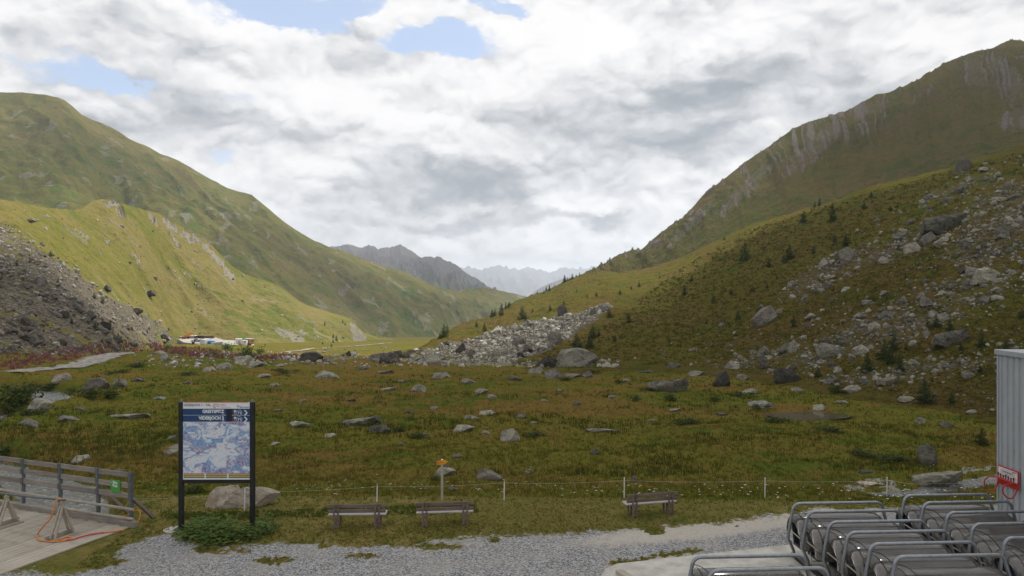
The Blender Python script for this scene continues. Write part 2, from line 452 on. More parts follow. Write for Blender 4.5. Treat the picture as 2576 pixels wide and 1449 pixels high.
d2 = [(800, 720), (880, 690), (925, 668), (960, 650), (990, 642), (1020, 645), (1040, 649), (1057, 647), (1077, 647), (1090, 648), (1103, 645), (1110, 649), (1117, 654), (1130, 658), (1146, 664), (1155, 671), (1163, 679), (1180, 690), (1200, 701), (1215, 711), (1235, 727), (1262, 744), (1300, 770)]
sheet('rocky_mountain', [(x, y, 3600) for x, y in d2], [(800, 810, 2700), (1000, 810, 2700), (1300, 815, 2700)], 360, 90, dkdisp, M_dark, dmask, back=(0.5, 0.6), crestn=12)

# ------------------------------------------------------------------ big hill on the left
lh = [(-420, 190, 1250), (-200, 215, 1300), (0, 232, 1350), (60, 233, 1350), (95, 236, 1350), (145, 243, 1350), (160, 250, 1350), (180, 265, 1350), (205, 289, 1350), (235, 301, 1360), (262, 311, 1370), (295, 331, 1370), (325, 348, 1370), (360, 363, 1380), (400, 386, 1380), (425, 393, 1390), (450, 403, 1400), (480, 423, 1400),
      (520, 446, 1400), (570, 471, 1410), (610, 484, 1420), (633, 490, 1420), (655, 508, 1430), (690, 538, 1440), (725, 565, 1450), (760, 588, 1460), (795, 608, 1480), (825, 621, 1490), (862, 629, 1520), (902, 647, 1550), (965, 669, 1600), (1017, 683, 1650), (1051, 700, 1680), (1091, 719, 1700), (1114, 727, 1710),
      (1163, 730, 1750), (1190, 726, 1780), (1212, 723, 1800), (1243, 729, 1820), (1281, 736, 1850), (1318, 744, 1880), (1400, 765, 1900)]
lf = [(-420, 640, 780), (0, 600, 800), (300, 640, 830), (500, 720, 850), (700, 800, 900), (870, 868, 950), (1000, 912, 1030), (1078, 900, 1100), (1160, 893, 1260), (1260, 870, 1500), (1400, 850, 1700)]
def lhdisp(x, y, U, V):
    w = np.sin(np.pi*np.clip(V, 0, 1))**0.8
    g = ridged(U*9+0.9*V+0.6*fbm(U*8, V*3, 2, 2), V*0.9+3, 4, 41)-0.62
    return w*(85*g*(0.55+0.6*U)+36*(fbm(x*.012, y*.012, 4, 43)-.5)+10*(fbm(x*.06, y*.06, 3, 44)-.5)*(V < 1.01))+5*(fbm(x*.03, y*.03, 3, 45)-.5)
def spots(sx, sy, pts, jit=1.0, s=3):
    jx = sx+jit*9*(fbm(sx*.16, sy*.16, 3, s)-.5)*2; jy = sy+jit*9*(fbm(sx*.16, sy*.16, 3, s+5)-.5)*2
    m = np.zeros(sx.shape)
    for (x, y, rx, ry, ang) in pts:
        c, sn = math.cos(R(ang)), math.sin(R(ang))
        a = ((jx-x)*c+(jy-y)*sn)/rx; b = (-(jx-x)*sn+(jy-y)*c)/ry
        m = np.maximum(m, 1-sstep(np.hypot(a, b), 0.55, 1.15))
    return m
def lhmask(P, U, V, sx, sy):
    n = fbm(P[..., 0]*.01, P[..., 1]*.01, 4, 51)
    rock = spots(sx, sy, [(322, 455, 26, 7, 60), (455, 480, 30, 5, 62), (640, 520, 16, 5, 50), (600, 545, 24, 6, 58), (560, 545, 18, 6, 60), (100, 405, 20, 3, 60), (238, 425, 32, 4, 58), (263, 372, 9, 3, 30), (645, 640, 22, 5, 60), (690, 640, 12, 5, 50), (640, 660, 26, 6, 70),
                              (830, 655, 14, 4, 50), (800, 690, 20, 4, 50), (980, 700, 8, 4, 70), (973, 713, 6, 8, 10), (1078, 826, 16, 4, 40), (1040, 790, 20, 5, 60), (560, 690, 12, 3, 60), (250, 500, 12, 3, 60), (372, 520, 8, 3, 60), (850, 770, 14, 4, 50), (900, 720, 10, 3, 40)])*0.52
    rr = fbm(P[..., 0]*.055+3*V, P[..., 1]*.03, 4, 52)
    rock = np.maximum(rock, sstep(rr, .66, .72)*0.50)
    green = 0.25+0.5*sstep(n, .5, .7)
    green = np.maximum(green, spots(sx, sy, [(1050, 840, 70, 45, 60), (1000, 870, 90, 30, 20), (140, 480, 18, 60, -20), (400, 420, 60, 16, 40), (1020, 730, 40, 16, 30), (480, 560, 30, 60, 0), (1000, 800, 60, 20, 30)], 2)*1.0)
    dry = 0.30+0.35*sstep(fbm(P[..., 0]*.006, P[..., 1]*.006, 3, 53), .45, .62)+0.25*sstep(V, .8, 1)
    return {'rock': rock, 'green': green, 'dry': dry}
M_left = hill_material('left_hill_grass', (.108, .108, .026), (.146, .118, .042), (.066, .098, .021), (.25, .23, .19), 0.5, 0.9, 3.0, .12, .65)
sheet('green_hill', lh, lf, 420, 210, lhdisp, M_left, lhmask, vpow=1.0, sag=0.06)

# ------------------------------------------------------------------ sunlit moraine ridge on the left
mc = [(-1700, 330, 200), (-900, 400, 235), (-420, 455, 260), (-150, 485, 280), (0, 501, 300), (83, 516, 340), (143, 526, 380), (185, 528, 410), (205, 524, 425), (233, 505, 450), (255, 501, 460), (280, 501, 475), (305, 511, 490), (333, 519, 505), (370, 529, 530), (400, 538, 550), (415, 546, 556), (430, 557, 565), (455, 568, 575), (470, 578, 582), (493, 590, 590), (512, 602, 598), (533, 617, 605),
      (560, 645, 615), (583, 670, 622), (617, 690, 632), (650, 700, 640), (683, 710, 646), (717, 730, 652), (750, 756, 658), (775, 769, 662), (800, 776, 668), (835, 788, 676), (859, 793, 682), (882, 801, 688), (894, 816, 692), (914, 835, 697), (954, 849, 706), (1000, 855, 715), (1023, 867, 720), (1043, 876, 724), (1080, 895, 730)]
mf = [(-1700, 1300, 70), (-900, 1090, 88), (-420, 990, 105), (-200, 950, 118), (0, 912, 135), (200, 892, 175), (350, 880, 255), (400, 872, 340), (440, 866, 412), (500, 855, 442), (560, 853, 448), (640, 862, 445), (720, 892, 430), (800, 905, 430), (900, 905, 460), (1000, 910, 500), (1080, 920, 540)]
CL = [(283, 510, 10, 30, 90), (300, 530, 26, 10, 60), (385, 552, 24, 9, 50), (418, 560, 22, 10, 70), (438, 570, 18, 12, 45), (470, 592, 26, 12, 45), (492, 600, 16, 10, 45), (440, 605, 34, 5, 58), (520, 625, 26, 9, 48), (548, 655, 34, 9, 50), (575, 690, 30, 9, 50)]
def mdisp(x, y, U, V):
    w = np.sin(np.pi*np.clip(V, 0, 1))**0.7
    g = ridged(U*11+1.6*V, V*0.8+8, 4, 61)-0.62
    return w*(10*g+6*(fbm(x*.03, y*.03, 4, 63)-.5)+2.2*(fbm(x*.15, y*.15, 3, 64)-.5))+0.8*(fbm(x*.2, y*.2, 3, 65)-.5)
LT = [(-1700, 520), (-400, 560), (0, 565), (60, 605), (130, 645), (200, 690), (260, 745), (330, 775), (400, 815), (452, 858), (440, 875), (330, 885), (200, 890), (0, 905), (-400, 940), (-1700, 1200)]
def mmask(P, U, V, sx, sy):
    j = 34*(fbm(sx*.035, sy*.035, 4, 71, .6)-.5)*2
    rock = spots(sx, sy, CL)*0.68
    rock = np.maximum(rock, spots(sx, sy, [(470, 690, 22, 5, 48), (500, 670, 26, 5, 45), (452, 706, 14, 4, 40), (440, 690, 16, 3, 45), (500, 720, 14, 5, 20), (520, 790, 40, 4, 32), (370, 735, 26, 5, 45), (345, 655, 40, 4, 58), (270, 608, 20, 4, 45), (660, 755, 10, 6, 40), (730, 845, 60, 16, 25), (905, 850, 30, 20, 60), (655, 640, 8, 8, 0), (205, 588, 30, 6, 35), (760, 835, 20, 8, 20), (890, 825, 10, 20, -20), (115, 545, 12, 5, 20)])*0.58)
    scree = pip(LT, sx+j, sy+j*.6)*np.clip(0.80-0.35*sstep(sy, 770, 880)+1.2*(fbm(P[..., 0]*.07, P[..., 1]*.07, 4, 73)-.5), 0, 1)
    rock = np.maximum(rock, 0.45*sstep(fbm(P[..., 0]*.05, P[..., 1]*.05, 4, 74), .68, .76))
    n = fbm(P[..., 0]*.02, P[..., 1]*.02, 4, 75)
    dry = 0.20+0.7*sstep(n, .44, .58)+0.4*spots(sx, sy, [(100, 530, 160, 30, 8), (420, 800, 260, 24, 30)], 2)
    green = 0.15+0.6*sstep(fbm(P[..., 0]*.018, P[..., 1]*.018, 3, 76), .5, .66)
    return {'scree': scree, 'rock': rock, 'green': green, 'dry': dry}
M_mor = hill_material('moraine_grass', (.142, .134, .032), (.185, .152, .056), (.086, .116, .024), (.27, .245, .205), 1.3, 0.9, 1.2, .12, .6)
sheet('moraine_ridge', mc, mf, 500, 230, mdisp, M_mor, mmask, vpow=1.15, sag=0.03, back=(0.35, 0.35), post=lambda P, U, V, sx, sy: spots(sx, sy, CL)*(7.0*(ridged(U*150+V*2, V*9, 3, 67)-.55)-1.5))

# ------------------------------------------------------------------ steep hill on the right
rc = [(2900, 20, 900), (2700, 70, 900), (2576, 104, 900), (2545, 100, 900), (2520, 110, 895), (2498, 120, 890), (2433, 136, 880), (2400, 148, 878), (2373, 162, 875), (2333, 187, 868), (2290, 210, 862), (2238, 232, 856), (2203, 236, 850), (2175, 254, 845), (2148, 270, 840), (2110, 284, 832), (2073, 295, 825), (2030, 310, 818), (1993, 326, 810),
      (1938, 366, 800), (1898, 392, 790), (1860, 420, 780), (1828, 445, 775), (1768, 492, 762), (1723, 542, 750), (1683, 568, 740), (1638, 606, 730), (1613, 626, 720), (1585, 632, 700), (1558, 639, 680), (1518, 665, 640), (1458, 693, 580), (1400, 720, 540), (1340, 760, 500)]
rf = [(2900, 420, 380), (2576, 460, 400), (2338, 530, 420), (2188, 560, 430), (2034, 605, 440), (1884, 650, 450), (1717, 730, 460), (1558, 760, 460), (1458, 780, 460), (1340, 800, 450)]
def rstreak(U, V):
    w = 1.3*(fbm(U*26, V*7, 3, 86)-.5)
    return sstep(ridged(U*120-4*V+w, V*1.3+2, 3, 91), .58, .86)*sstep(fbm(U*60, V*16, 3, 87), .30, .52)
def rdisp(x, y, U, V):
    w = np.sin(np.pi*np.clip(V, 0, 1))**0.7
    up = sstep(V, .35, .8)*(1-sstep(U, .55, .9))
    g = ridged(U*26-1.5*V, V*0.7+2, 4, 81)-0.62
    return w*(26*g*(0.4+up)+14*(fbm(x*.02, y*.02, 4, 83)-.5)+3*(fbm(x*.1, y*.1, 3, 84)-.5))+2.5*(fbm(x*.06, y*.06, 3, 85)-.5)+3.2*rstreak(U, V)*sstep(V, .3, .6)*(1-sstep(V, .98, 1.02))
def rmask(P, U, V, sx, sy):
    st = rstreak(U, V)
    up = sstep(V, .40, .82)*(1-0.8*sstep(U, .80, 1.0))
    pres = up*sstep(fbm(U*9, V*3, 3, 94), .34, .56); rock = pres*(.30+.58*st)
    band = spots(sx, sy, [(2050, 370, 150, 34, -42), (1880, 470, 150, 24, -43), (1740, 560, 110, 15, -45), (2530, 200, 90, 50, 60), (2450, 180, 60, 40, 60), (2560, 300, 40, 60, 60), (2200, 270, 60, 16, -30), (1650, 612, 40, 9, -38)], 1.6)
    rock = np.maximum(rock, band*(0.44+0.36*st))
    n = fbm(P[..., 0]*.02, P[..., 1]*.02, 4, 92)
    return {'rock': np.clip(rock, 0, .74), 'green': 0.2+0.7*sstep(n, .48, .66), 'dry': 0.25+0.5*sstep(fbm(P[..., 0]*.03, P[..., 1]*.03, 4, 93), .45, .6)}
M_right = hill_material('right_hill_grass', (.100, .090, .026), (.128, .092, .038), (.066, .082, .022), (.200, .172, .152), 1.3, 1.0, 3.0, .08, .8)
sheet('steep_hill', rc, rf, 560, 220, rdisp, M_right, rmask, vpow=1.0, sag=0.05, back=(0.5, 0.5))

# ------------------------------------------------------------------ hummocky boulder slope on the right
nc = [(3100, 180, 250), (2800, 290, 255), (2576, 368, 262), (2453, 402, 270), (2338, 435, 282), (2188, 470, 300), (2110, 502, 315), (2034, 523, 330), (1960, 545, 345), (1884, 568, 358), (1800, 606, 372), (1717, 648, 385), (1640, 672, 393), (1558, 688, 398), (1518, 680, 402), (1458, 694, 406), (1420, 708, 404), (1388, 725, 400), (1326, 746, 380), (1292, 760, 360), (1269, 774, 342), (1249, 786, 328), (1220, 801, 308), (1190, 806, 292), (1166, 811, 280), (1145, 820, 266), (1129, 829, 254), (1109, 845, 243), (1091, 859, 236), (1074, 872, 230), (1045, 893, 226), (1000, 915, 220)]
nf_ = [(3100, 1190, 36), (2700, 1120, 42), (2400, 1056, 51), (2200, 1015, 58), (2050, 985, 66), (1900, 940, 79), (1750, 922, 87), (1650, 912, 91), (1500, 907, 95), (1350, 906, 98), (1200, 906, 101), (1080, 906, 104), (1000, 906, 106), (920, 906, 108)]
def ndisp(x, y, U, V):
    w = np.clip(np.sin(np.pi*np.clip(V, 0, 1)), 0, 1)**0.6
    hum = fbm(x*.16, y*.16, 3, 101)-.5
    return w*(5.5*(fbm(x*.022, y*.022, 3, 103)-.5)+2.3*hum)+1.5*(fbm(x*.30+1.3*hum, y*.30, 3, 104)-.5)*sstep(V, -.02, .1)+0.35*(fbm(x*1.0, y*1.0, 2, 105)-.5)*sstep(V, -.02, .1)
CT = [(1020, 915), (1060, 885), (1120, 868), (1200, 848), (1270, 822), (1340, 806), (1400, 800), (1470, 782), (1530, 760), (1545, 770), (1500, 800), (1460, 825), (1430, 850), (1370, 885), (1300, 905), (1180, 915)]
def talus_right(x, y, sx, sy):
    n = fbm(x*.035+y*.01, y*.02, 4, 111)
    band = spots(sx, sy, [(2330, 780, 330, 70, -20), (2150, 850, 260, 40, -24), (2500, 560, 170, 120, -50), (2250, 620, 160, 26, -28), (2400, 480, 190, 26, -30), (1900, 905, 160, 18, -16), (2300, 930, 300, 22, -8), (2080, 680, 160, 30, -35)], 3)
    return np.clip(band*0.85+0.9*(n-0.52), 0, 1)
def nmask(P, U, V, sx, sy):
    x, y = P[..., 0], P[..., 1]
    j = 16*(fbm(sx*.05, sy*.05, 3, 121)-.5)*2
    scree = pip(CT, sx+j, sy+.5*j)*0.75
    scree = np.maximum(scree, 0.50*sstep(talus_right(x, y, sx, sy), .2, .9)); rock = 0*scree
    n = fbm(x*.05, y*.05, 4, 122)
    dry = 0.25+0.6*sstep(n, .42, .62)+0.35*spots(sx, sy, [(1180, 825, 60, 16, -20), (2350, 950, 260, 40, -8), (2200, 720, 300, 80, -20)], 2)
    return {'scree': scree, 'rock': rock, 'green': 0.2+0.6*sstep(fbm(x*.08, y*.08, 3, 123), .5, .66), 'dry': dry}
M_near = hill_material('slope_heath', (.118, .106, .024), (.128, .090, .032), (.074, .092, .019), (.30, .285, .235), 2.0, 1.0, 1.3, 0.0, .9)
sheet('boulder_slope', nc, nf_, 520, 330, ndisp, M_near, nmask, vpow=1.5, sag=0.04, back=(0.25, 0.25))

# ------------------------------------------------------------------ forecourt, meadow and the valley floor beyond it
def ground_mesh(name, ys, nx, mat, half, masks):
    k = np.linspace(-half, half, nx)
    X = k[None]*(ys[:, None]+7.0); Y = np.broadcast_to(ys[:, None], X.shape)
    Z = zf(X, Y); P = np.stack([X, Y, Z], -1)
    idx = np.arange(P.shape[0]*nx).reshape(P.shape[0], nx)
    Q = np.stack([idx[:-1, :-1], idx[:-1, 1:], idx[1:, 1:], idx[1:, :-1]], -1).reshape(-1, 4)
    sx, sy = toscreen(P)
    me = mesh_np(name, P.reshape(-1, 3), Q, {a: np.clip(b, 0, 1) for a, b in dict({'scree': 0*P[..., 0]}, **masks(P, sx, sy)).items()})
    o = add(name, me, mat); tag(o, kind='structure'); TERRAIN.append(o); return o
GRAV = [(-900, 1500), (-200, 1440), (180, 1432), (300, 1385), (350, 1362), (395, 1338), (440, 1330), (445, 1340), (430, 1352), (560, 1368), (690, 1352), (860, 1356), (1010, 1362), (1100, 1352), (1250, 1350), (1400, 1344), (1500, 1332), (1600, 1322), (1700, 1317), (1850, 1306), (1960, 1292), (2200, 1275), (2500, 1262), (3600, 1262), (3600, 3000), (-900, 3000)]
GRASSP = [(1590, 1412, 70, 9, -6), (1700, 1392, 90, 8, -8), (905, 1398, 60, 8, 0), (1100, 1375, 80, 8, 0), (690, 1410, 60, 10, 0), (560, 1385, 90, 8, 0), (250, 1420, 90, 7, -10)]
def gravel_amount(x, y, sx, sy):
    n = fbm(x*.55, y*.55, 5, 131, .62)-.5; j = 60*n
    g = sum(pip(GRAV, sx+1.5*j, sy+j*0.75-o_).astype(float) for o_ in (-9, -3, 3, 9, 15, 22))/6.0
    p2 = fbm(x*1.3, y*.9, 4, 132)
    edge = pip(GRAV, sx, sy-26).astype(float)
    g = g*(1-sstep(p2, .60, .68)*(1-0.8*edge))
    g = g*(1-0.9*spots(sx, sy, GRASSP, 1.2))
    return g
def fmask(P, sx, sy):
    x, y = P[..., 0], P[..., 1]
    g = gravel_amount(x, y, sx, sy)
    worn = sstep(fbm(x*.5, y*.5, 3, 133), .45, .62)*(1-sstep(y, 25.5, 28))
    pale = spots(sx, sy, [(1750, 1335, 330, 26, -6), (2050, 1300, 200, 26, -6), (1650, 1440, 130, 40, -10)], 1)
    mud = spots(sx, sy, [(2210, 1215, 60, 14, 5), (2150, 1228, 40, 9, 0), (2250, 1234, 26, 10, 0)], .8)
    n = fbm(x*.16, y*.16, 4, 134)
    return {'gravel': np.maximum(g, 0), 'pale': np.maximum(pale, mud), 'mud': mud, 'dry': 0.25+0.5*sstep(n, .42, .62)+0.15*worn, 'green': 0.45*sstep(fbm(x*.4, y*.4, 3, 135), .48, .62)+0.3*worn}
def forecourt_material():
    n = NT('gravel_and_turf'); v = n.coord()
    st = n.vor(v, 26.0, 'F1', 'Color'); sd = n.vor(v, 26.0)
    sep = n.N('ShaderNodeSeparateColor'); n.L(st, sep.inputs[0])
    fine = n.noise(v, 9, 6, 0.7); mid = n.noise(v, 0.6, 5, 0.6)
    g = n.mix(n.ramp(sep.outputs[0], 0.1, 0.95), (.120, .122, .125), (.42, .415, .41))
    g = n.mix(n.math('MULTIPLY', n.ramp(mid, .4, .7), .45), g, (.34, .32, .28))
    pale = n.attr('pale')
    g = n.mix(n.math('MULTIPLY', pale, n.ramp(fine, .25, .6, .45, .95)), g, (.46, .42, .36))
    gx = n.mix(n.ramp(fine, .35, .68), (.085, .086, .017), (.175, .142, .042))
    gx = n.mix(n.math('MULTIPLY', n.attr('green'), n.ramp(n.noise(v, 2.5, 4), .4, .6)), gx, (.060, .095, .018))
    gx = n.mix(n.math('MULTIPLY', n.attr('dry'), n.ramp(n.noise(v, 1.6, 5), .42, .62)), gx, (.200, .155, .055))
    m = n.ramp(n.math('ADD', n.attr('gravel'), n.math('MULTIPLY', n.math('SUBTRACT', n.noise(v, 4.5, 8, .78), .5), 1.9)), .40, .62)
    m = n.math('MAXIMUM', m, n.ramp(n.attr('mud'), .4, .6))
    c = n.mix(m, gx, g)
    h = n.math('ADD', n.math('MULTIPLY', sd, -1.2), n.math('MULTIPLY', fine, 1.0))
    return n.done(n.bsdf(c, 1.0, 0, n.bump(h, .8, .03), 0.03))
MAT['forecourt'] = forecourt_material()
YN = 27.5
ground_mesh('forecourt_ground', np.linspace(1.0, YN, 240), 460, MAT['forecourt'], 0.95, fmask)
def wmask(P, sx, sy):
    x, y = P[..., 0], P[..., 1]
    n = fbm(x*.06, y*.16, 4, 141)
    dry = 0.05+0.9*sstep(n, .42, .58)+0.35*spots(sx, sy, [(1100, 1000, 600, 26, 0), (900, 985, 500, 20, 0), (1500, 1010, 200, 30, 0), (1250, 1080, 300, 40, 0), (1950, 1110, 300, 30, 0)], 2)
    green = 0.05+1.0*sstep(fbm(x*.13, y*.26, 4, 142), .49, .60)+0.5*spots(sx, sy, [(1600, 930, 220, 22, 0), (2000, 1060, 300, 16, 0), (2250, 1130, 120, 40, 0), (300, 1120, 300, 40, 0)], 2)
    nearf = 1-sstep(y, 29, 38); dry = dry*(1-.75*nearf)+.1*nearf; green = np.maximum(green, .55*nearf)
    ds = segdist(STREAM, x, y)
    rock = 0.55*(1-sstep(ds, 1.2, 2.6))+0.50*spots(sx, sy, [(1200, 915, 360, 14, 0), (950, 900, 180, 12, 0), (650, 890, 260, 8, 0)], 1.5)*sstep(fbm(x*.15, y*.15, 3, 143), .35, .55)
    far = sstep(y, 150, 260)
    mud = spots(sx, sy, [(2210, 1215, 60, 14, 5), (2150, 1228, 40, 9, 0), (2250, 1234, 26, 10, 0), (2450, 1182, 80, 7, -8)], .8)
    return {'rock': np.maximum(rock*(1-far), .8*mud), 'green': green, 'dry': dry*(1-.3*far)}
M_mead = hill_material('meadow_grass', (.114, .103, .021), (.142, .095, .028), (.068, .090, .016), (.26, .245, .20), 9.0, 0.8, 0.10)
ground_mesh('meadow', np.concatenate([YN*np.exp(np.linspace(0, math.log(1700/YN), 360))]), 460, M_mead, 0.95, wmask)
# the wide valley land under and beyond everything
gm = MB().raw([(-24000, -9000, -470), (24000, -9000, -470), (24000, 26000, -470), (-24000, 26000, -470)], [(0, 1, 2, 3)]).build('valley_land', M_dark); tag(gm, kind='structure')
for a in ('rock', 'green', 'dry', 'scree'): gm.data.attributes.new(a, 'FLOAT', 'POINT')

bpy.context.view_layer.update()
CAMV = Vector((0, 0, CAMZ))
GROUND = [o for o in TERRAIN if o.name in ('forecourt_ground', 'meadow', 'boulder_slope', 'moraine_ridge', 'steep_hill', 'green_hill')]
def hit(x, y, only=None):
    d = Vector(((x-1288.0)/FT, 1.0, -(y-724.5)/FT)).normalized(); best = None; bd = 1e18
    for o in (only or GROUND):
        ok, loc, nor, _ = o.ray_cast(CAMV, d)
        if ok:
            q = (loc-CAMV).length
            if q < bd: bd = q; best = (loc.copy(), nor.copy(), o)
    return best
def ground_z(x, y):
    best = -1e9
    for o in GROUND:
        ok, loc, nor, _ = o.ray_cast(Vector((x, y, 600)), Vector((0, 0, -1)))
        if ok: best = max(best, loc.z)
    return best
# ------------------------------------------------------------------ unseen clouds overhead, shaped by the shadows wanted on meadow and hills
def cloud_deck(name, polys, alt, label, cell=26.0, dens=1.0, seed=5, jit=90):
    """polys: lists of world ground points whose shadow the cloud throws; built where those sun rays pass altitude alt"""
    A = []
    for poly in polys:
        A.append([(p[0]+SUN.x*(alt-p[2])/SUN.z, p[1]+SUN.y*(alt-p[2])/SUN.z) for p in poly])
    al = np.array([q for a in A for q in a]); lo = al.min(0)-260; hi = al.max(0)+260
    nx = int((hi[0]-lo[0])/cell); ny = int((hi[1]-lo[1])/cell)
    X, Y = np.meshgrid(np.linspace(lo[0], hi[0], nx), np.linspace(lo[1], hi[1], ny))
    JX = X+jit*(fbm(X*.02, Y*.02, 4, seed)-.5); JY = Y+jit*(fbm(X*.02, Y*.02, 4, seed+3)-.5)
    M = np.zeros(X.shape)
    for a in A: M = np.maximum(M, pip(a, JX, JY))
    for _ in range(2):
        Q = np.pad(M, 1, mode='edge'); M = (Q[1:-1, 1:-1]*2+Q[:-2, 1:-1]+Q[2:, 1:-1]+Q[1:-1, :-2]+Q[1:-1, 2:])/6
    M = np.clip(M*1.02, 0, 1)
    puff = fbm(X*.012, Y*.012, 4, seed+9)
    ZT = alt+20+M*(90+160*puff); ZB = alt-M*(20+40*puff)
    n = X.size; idx = np.arange(n).reshape(X.shape)
    V = np.concatenate([np.stack([X, Y, ZT], -1).reshape(-1, 3), np.stack([X, Y, ZB], -1).reshape(-1, 3)])
    keep = np.maximum.reduce([M[:-1, :-1], M[1:, :-1], M[:-1, 1:], M[1:, 1:]]) > 0.004
    q = np.stack([idx[:-1, :-1], idx[:-1, 1:], idx[1:, 1:], idx[1:, :-1]], -1)[keep]
    me = mesh_np(name, V, np.concatenate([q, (q+n)[:, ::-1]]), {'cloudiness': np.r_[M.ravel(), M.ravel()]*dens})
    if 'cloud' not in MAT:
        c = NT('cloud'); t = c.N('ShaderNodeBsdfTransparent'); d = c.N('ShaderNodeBsdfDiffuse'); tl = c.N('ShaderNodeBsdfTranslucent')
        d.inputs[0].default_value = (.95, .95, .95, 1); tl.inputs[0].default_value = (.95, .95, .95, 1)
        m1 = c.N('ShaderNodeMixShader'); m1.inputs[0].default_value = .8; c.L(d.outputs[0], m1.inputs[1]); c.L(tl.outputs[0], m1.inputs[2])
        m2 = c.N('ShaderNodeMixShader'); c.L(c.attr('cloudiness'), m2.inputs[0]); c.L(t.outputs[0], m2.inputs[1]); c.L(m1.outputs[0], m2.inputs[2])
        MAT['cloud'] = c.done(m2)
    o = add(name, me, MAT['cloud']); tag(o, label, 'cloud', kind='stuff'); return o
def hp(x, y):
    h = hit(x, y); return tuple(h[0])
edge = [(-380, 560), (-100, 600), (0, 655), (60, 690), (130, 735), (215, 790), (300, 832), (380, 860), (450, 882), (560, 893), (700, 899), (850, 904), (1000, 909), (1150, 915), (1290, 912), (1360, 896), (1440, 858), (1520, 815), (1600, 768), (1680, 722), (1760, 674), (1850, 625), (1940, 585), (2010, 556)]
shade = [hp(*e) for e in edge]
shade += [hp(2090, 530), hp(2200, 492), hp(2450, 425), (420, 330, 90), (650, -500, 0), (-650, -500, 0)]
cloud_deck('cloud', [shade], 2400.0, 'broad grey cloud high above the meadow outside the picture', cell=9.0, dens=0.82, jit=26)
big = [hp(1960, 500), hp(2030, 400), hp(2150, 300), (560, 880, 330), (700, 800, 330), (600, 380, 150), (330, 330, 80), hp(2110, 498)]
cloud_deck('cloud', [big], 2600.0, 'thin cloud high over the steep right hill outside the picture', dens=0.55, seed=25)
lef = [hp(690, 560), hp(650, 600), hp(700, 700), hp(820, 770), hp(960, 845), hp(1060, 850), hp(1120, 840), hp(1230, 770), hp(1240, 740), hp(1120, 750), hp(1000, 720), hp(860, 650), hp(780, 610)]
lef2 = [hp(100, 300), hp(60, 420), hp(200, 470), hp(330, 500), hp(430, 520), hp(500, 530), hp(480, 450), hp(380, 400), hp(250, 330)]
cloud_deck('cloud', [lef, lef2], 2800.0, 'thin broken cloud high over the green left hill outside the picture', dens=0.36, seed=45)
# one more cloud, added out of view to darken the distant mountain
dkp = [tuple(T(700, 560, 4300)), tuple(T(700, 800, 3300)), tuple(T(1280, 800, 3000)), tuple(T(1280, 640, 4300))]
cloud_deck('cloud', [dkp], 4300.0, 'grey cloud added far above the jagged mountain to shade it, outside the picture', cell=60, dens=0.5, seed=65)

# ------------------------------------------------------------------ haze in the valley air
hz = MB().box((0, 8000, 5), (46000, 32000, 960)).build('haze', None); tag(hz, 'thin pale haze filling the valley air', 'haze', kind='stuff')
hm = bpy.data.materials.new('haze'); hm.use_nodes = True; t_ = hm.node_tree; t_.nodes.clear()
pv = t_.nodes.new('ShaderNodeVolumePrincipled'); pv.inputs['Color'].default_value = (.80, .88, 1.0, 1); pv.inputs['Density'].default_value = 0.000085; pv.inputs['Anisotropy'].default_value = 0.2
ho = t_.nodes.new('ShaderNodeOutputMaterial'); t_.links.new(pv.outputs[0], ho.inputs['Volume'])
hz.data.materials.append(hm)
# ------------------------------------------------------------------ rocks
def rock_material(name, dark, lite, lichen, attr=False):
    n = NT(name); v = n.coord()
    rnd = n.attr('rnd') if attr else n.N('ShaderNodeObjectInfo').outputs['Random']
    g = n.N('ShaderNodeNewGeometry')
    pos = n.scale(g.outputs['Position'], (1, 1, 1.6))
    a = n.noise(pos, 1.1, 8, .72, .4); b = n.noise(pos, 4.5, 7, .7, .8); c2 = n.noise(pos, 0.5, 4, .6)
    c = n.mix(n.ramp(a, .32, .66), dark, lite)
    c = n.mix(n.math('MULTIPLY', n.ramp(b, .52, .66), .65), c, lichen)
    c = n.mix(n.math('MULTIPLY', n.ramp(b, .46, .30), .75), c, tuple(x*.30 for x in dark))
    c = n.mix(n.math('MULTIPLY', n.ramp(c2, .55, .70), .30), c, (.20, .12, .07))
    tone = n.math('ADD', n.math('MULTIPLY', rnd, .95), .45)
    mx = n.N('ShaderNodeVectorMath'); mx.operation = 'SCALE'; n.L(c, mx.inputs[0]); n.L(tone, mx.inputs['Scale'])
    h = n.math('ADD', n.math('MULTIPLY', a, 1.4), b)
    MAT[name] = n.done(n.bsdf(mx.outputs[0], .92, 0, n.bump(h, .9, .12), .1)); return MAT[name]
M_rock = rock_material('grey_lichen_rock', (.085, .079, .064), (.265, .250, .200), (.37, .365, .28))
M_rockd = rock_material('dark_brown_rock', (.062, .055, .047), (.145, .130, .110), (.20, .20, .165))
M_rockw = rock_material('pale_ochre_rock', (.26, .21, .155), (.46, .41, .33), (.50, .48, .41))
M_tal = rock_material('pale_sunlit_talus_rock', (.14, .132, .110), (.40, .38, .32), (.44, .43, .34), True)  # pale tone of the lit talus, partly sunlight put into the colour
M_tald = rock_material('dark_shaded_talus_rock', (.085, .072, .058), (.265, .232, .188), (.32, .31, .24), True)  # darker brown rock: part rock type, part cloud shade put into the colour
M_tals = rock_material('grey_shaded_talus_rock', (.095, .090, .072), (.275, .262, .215), (.33, .325, .25), True)  # duller copy for the shaded slope, its shade partly in the colour

